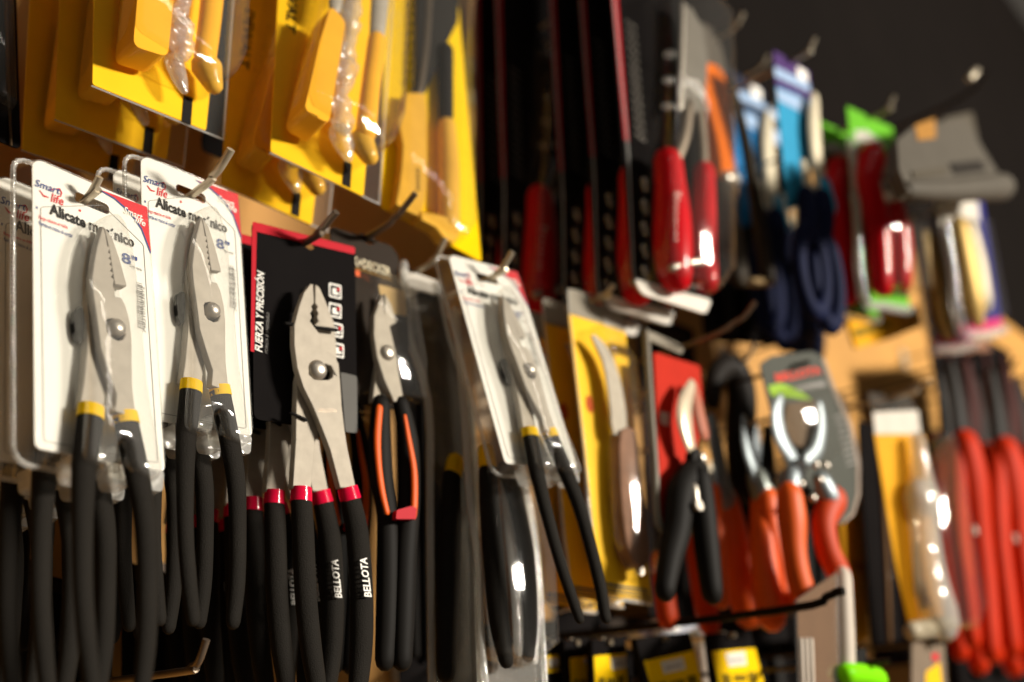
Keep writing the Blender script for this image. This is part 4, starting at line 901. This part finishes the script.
hook('small bent hook with bright tip at the bottom left', at(180, 672, -0.10), out=0.016, tipout=0.008, up=0.013, m=MATS['worn_hook_steel'])
hook('empty hook crossing above the red carded secateurs under the white glare', at(632, 327, -0.10), out=0.05, tipout=0.016, up=0.008, m=MATS['worn_hook_steel'])

# ------------------------------------------------------------------ added black packs that darken the gaps behind the rows
def dark_pack(label, quad, Y, ang=(-4, 0, 0), strip=None):
    f = Fr(at((quad[0][0] + quad[1][0]) / 2, (quad[0][1] + quad[1][1]) / 2 + 4, Y), *ang)
    p = Pack('dark_pack', label, 'tool pack', f, 'added black packs darkening the gaps')
    q = np.array(quad, float); P = lambda s_, t_: tuple((q[0] + (q[1] - q[0]) * s_) * (1 - t_) + (q[3] + (q[2] - q[3]) * s_) * t_)
    c = p.plate('backing_card', quad, 0, 0.001, BCARD, r=0.004)
    p.plate('header', [P(0.08, 0.02), P(0.92, 0.02), P(0.92, 0.1), P(0.08, 0.1)], -0.0006, 0.0005, strip or DKBR, c, r=0.002)
    p.bar('tool_grip', [P(0.36, 0.2) + (3,), P(0.34, 0.5) + (5,), P(0.36, 0.9) + (4,)], -0.006, BLACKP, flat=0.7, sub=3)
    p.bar('tool_grip', [P(0.62, 0.2) + (3,), P(0.66, 0.5) + (5,), P(0.64, 0.9) + (4,)], -0.006, BLACKP, flat=0.7, sub=3)
    hook('hook of the ' + label, f.w(0, 0.002, 0), out=0.0, tipout=0.003, up=0.002, m=HOOKD)
dark_pack('added black pack darkening the gap behind the red secateurs pack', [(636, 306), (694, 330), (706, 620), (650, 616)], 0.03)
dark_pack('added black pack darkening the gap behind the orange pruner handles', [(700, 470), (772, 474), (790, 640), (716, 648)], 0.0)
dark_pack('added black pack darkening the gap behind the crossing pruner handles', [(776, 470), (836, 468), (842, 640), (796, 646)], 0.0)
dark_pack('added black pack darkening the gap between narrow yellow pack and red pliers', [(858, 440), (930, 446), (950, 660), (874, 668)], 0.0)
dark_pack('added black pack darkening the gap behind the red pliers', [(930, 430), (1010, 428), (1030, 690), (950, 700)], 0.02)
dark_pack('wide added black pack darkening the gap at the right picture edge', [(1000, 420), (1080, 420), (1090, 690), (1020, 700)], 0.02)
dark_pack('added black pack darkening the gap behind the bottom yellow labels', [(600, 618), (712, 614), (722, 720), (610, 724)], 0.03)
dark_pack('added black pack darkening the gap under the orange pruner handles', [(716, 622), (800, 616), (812, 720), (726, 724)], 0.03)
dark_pack('added black pack darkening the gap behind the long clear blister', [(536, 300), (566, 306), (600, 640), (556, 640)], 0.06)
dark_pack('added black pack darkening the gap under the pocket-knife stack', [(536, 620), (600, 620), (610, 720), (544, 724)], 0.05)

dark_pack('added black pack darkening the gap left of the scissors loops', [(694, 190), (762, 200), (776, 346), (704, 340)], 0.0)
dark_pack('added black pack darkening the gap low in the left bottom corner', [(-20, 560), (112, 590), (112, 730), (-20, 720)], 0.05)
dark_pack('added black pack darkening the gap at the bottom behind the second white card', [(122, 560), (262, 600), (262, 740), (122, 720)], 0.06)
dark_pack('added black pack darkening the gap right of the black and orange grips', [(392, 290), (438, 300), (446, 700), (400, 690)], 0.06)
f = Fr(at(880, 312, -0.14), 0, 0, -4)
p = Pack('amber_pack', 'small amber yellow pack under the green shears card', 'tool pack', f)
c = p.plate('backing_card', [(846, 318), (880, 304), (918, 306), (922, 326), (886, 340), (856, 348)], 0, 0.004, mat('deep_yellow_card', '#e0a014', 0.4), r=0.004)
p.plate('olive_band', [(852, 330), (888, 320), (892, 326), (856, 338)], -0.0006, 0.0005, mat('olive_ink', '#7a6410', 0.5), c)
hook('hook of the small amber yellow pack', f.w(0, 0.006, 0), out=0.0, tipout=0.003, up=0.002, m=HOOKD)
dark_pack('added dark pack darkening the gap between the two yellow knife stacks', [(206, -110), (266, -86), (262, 176), (202, 150)], 0.05)
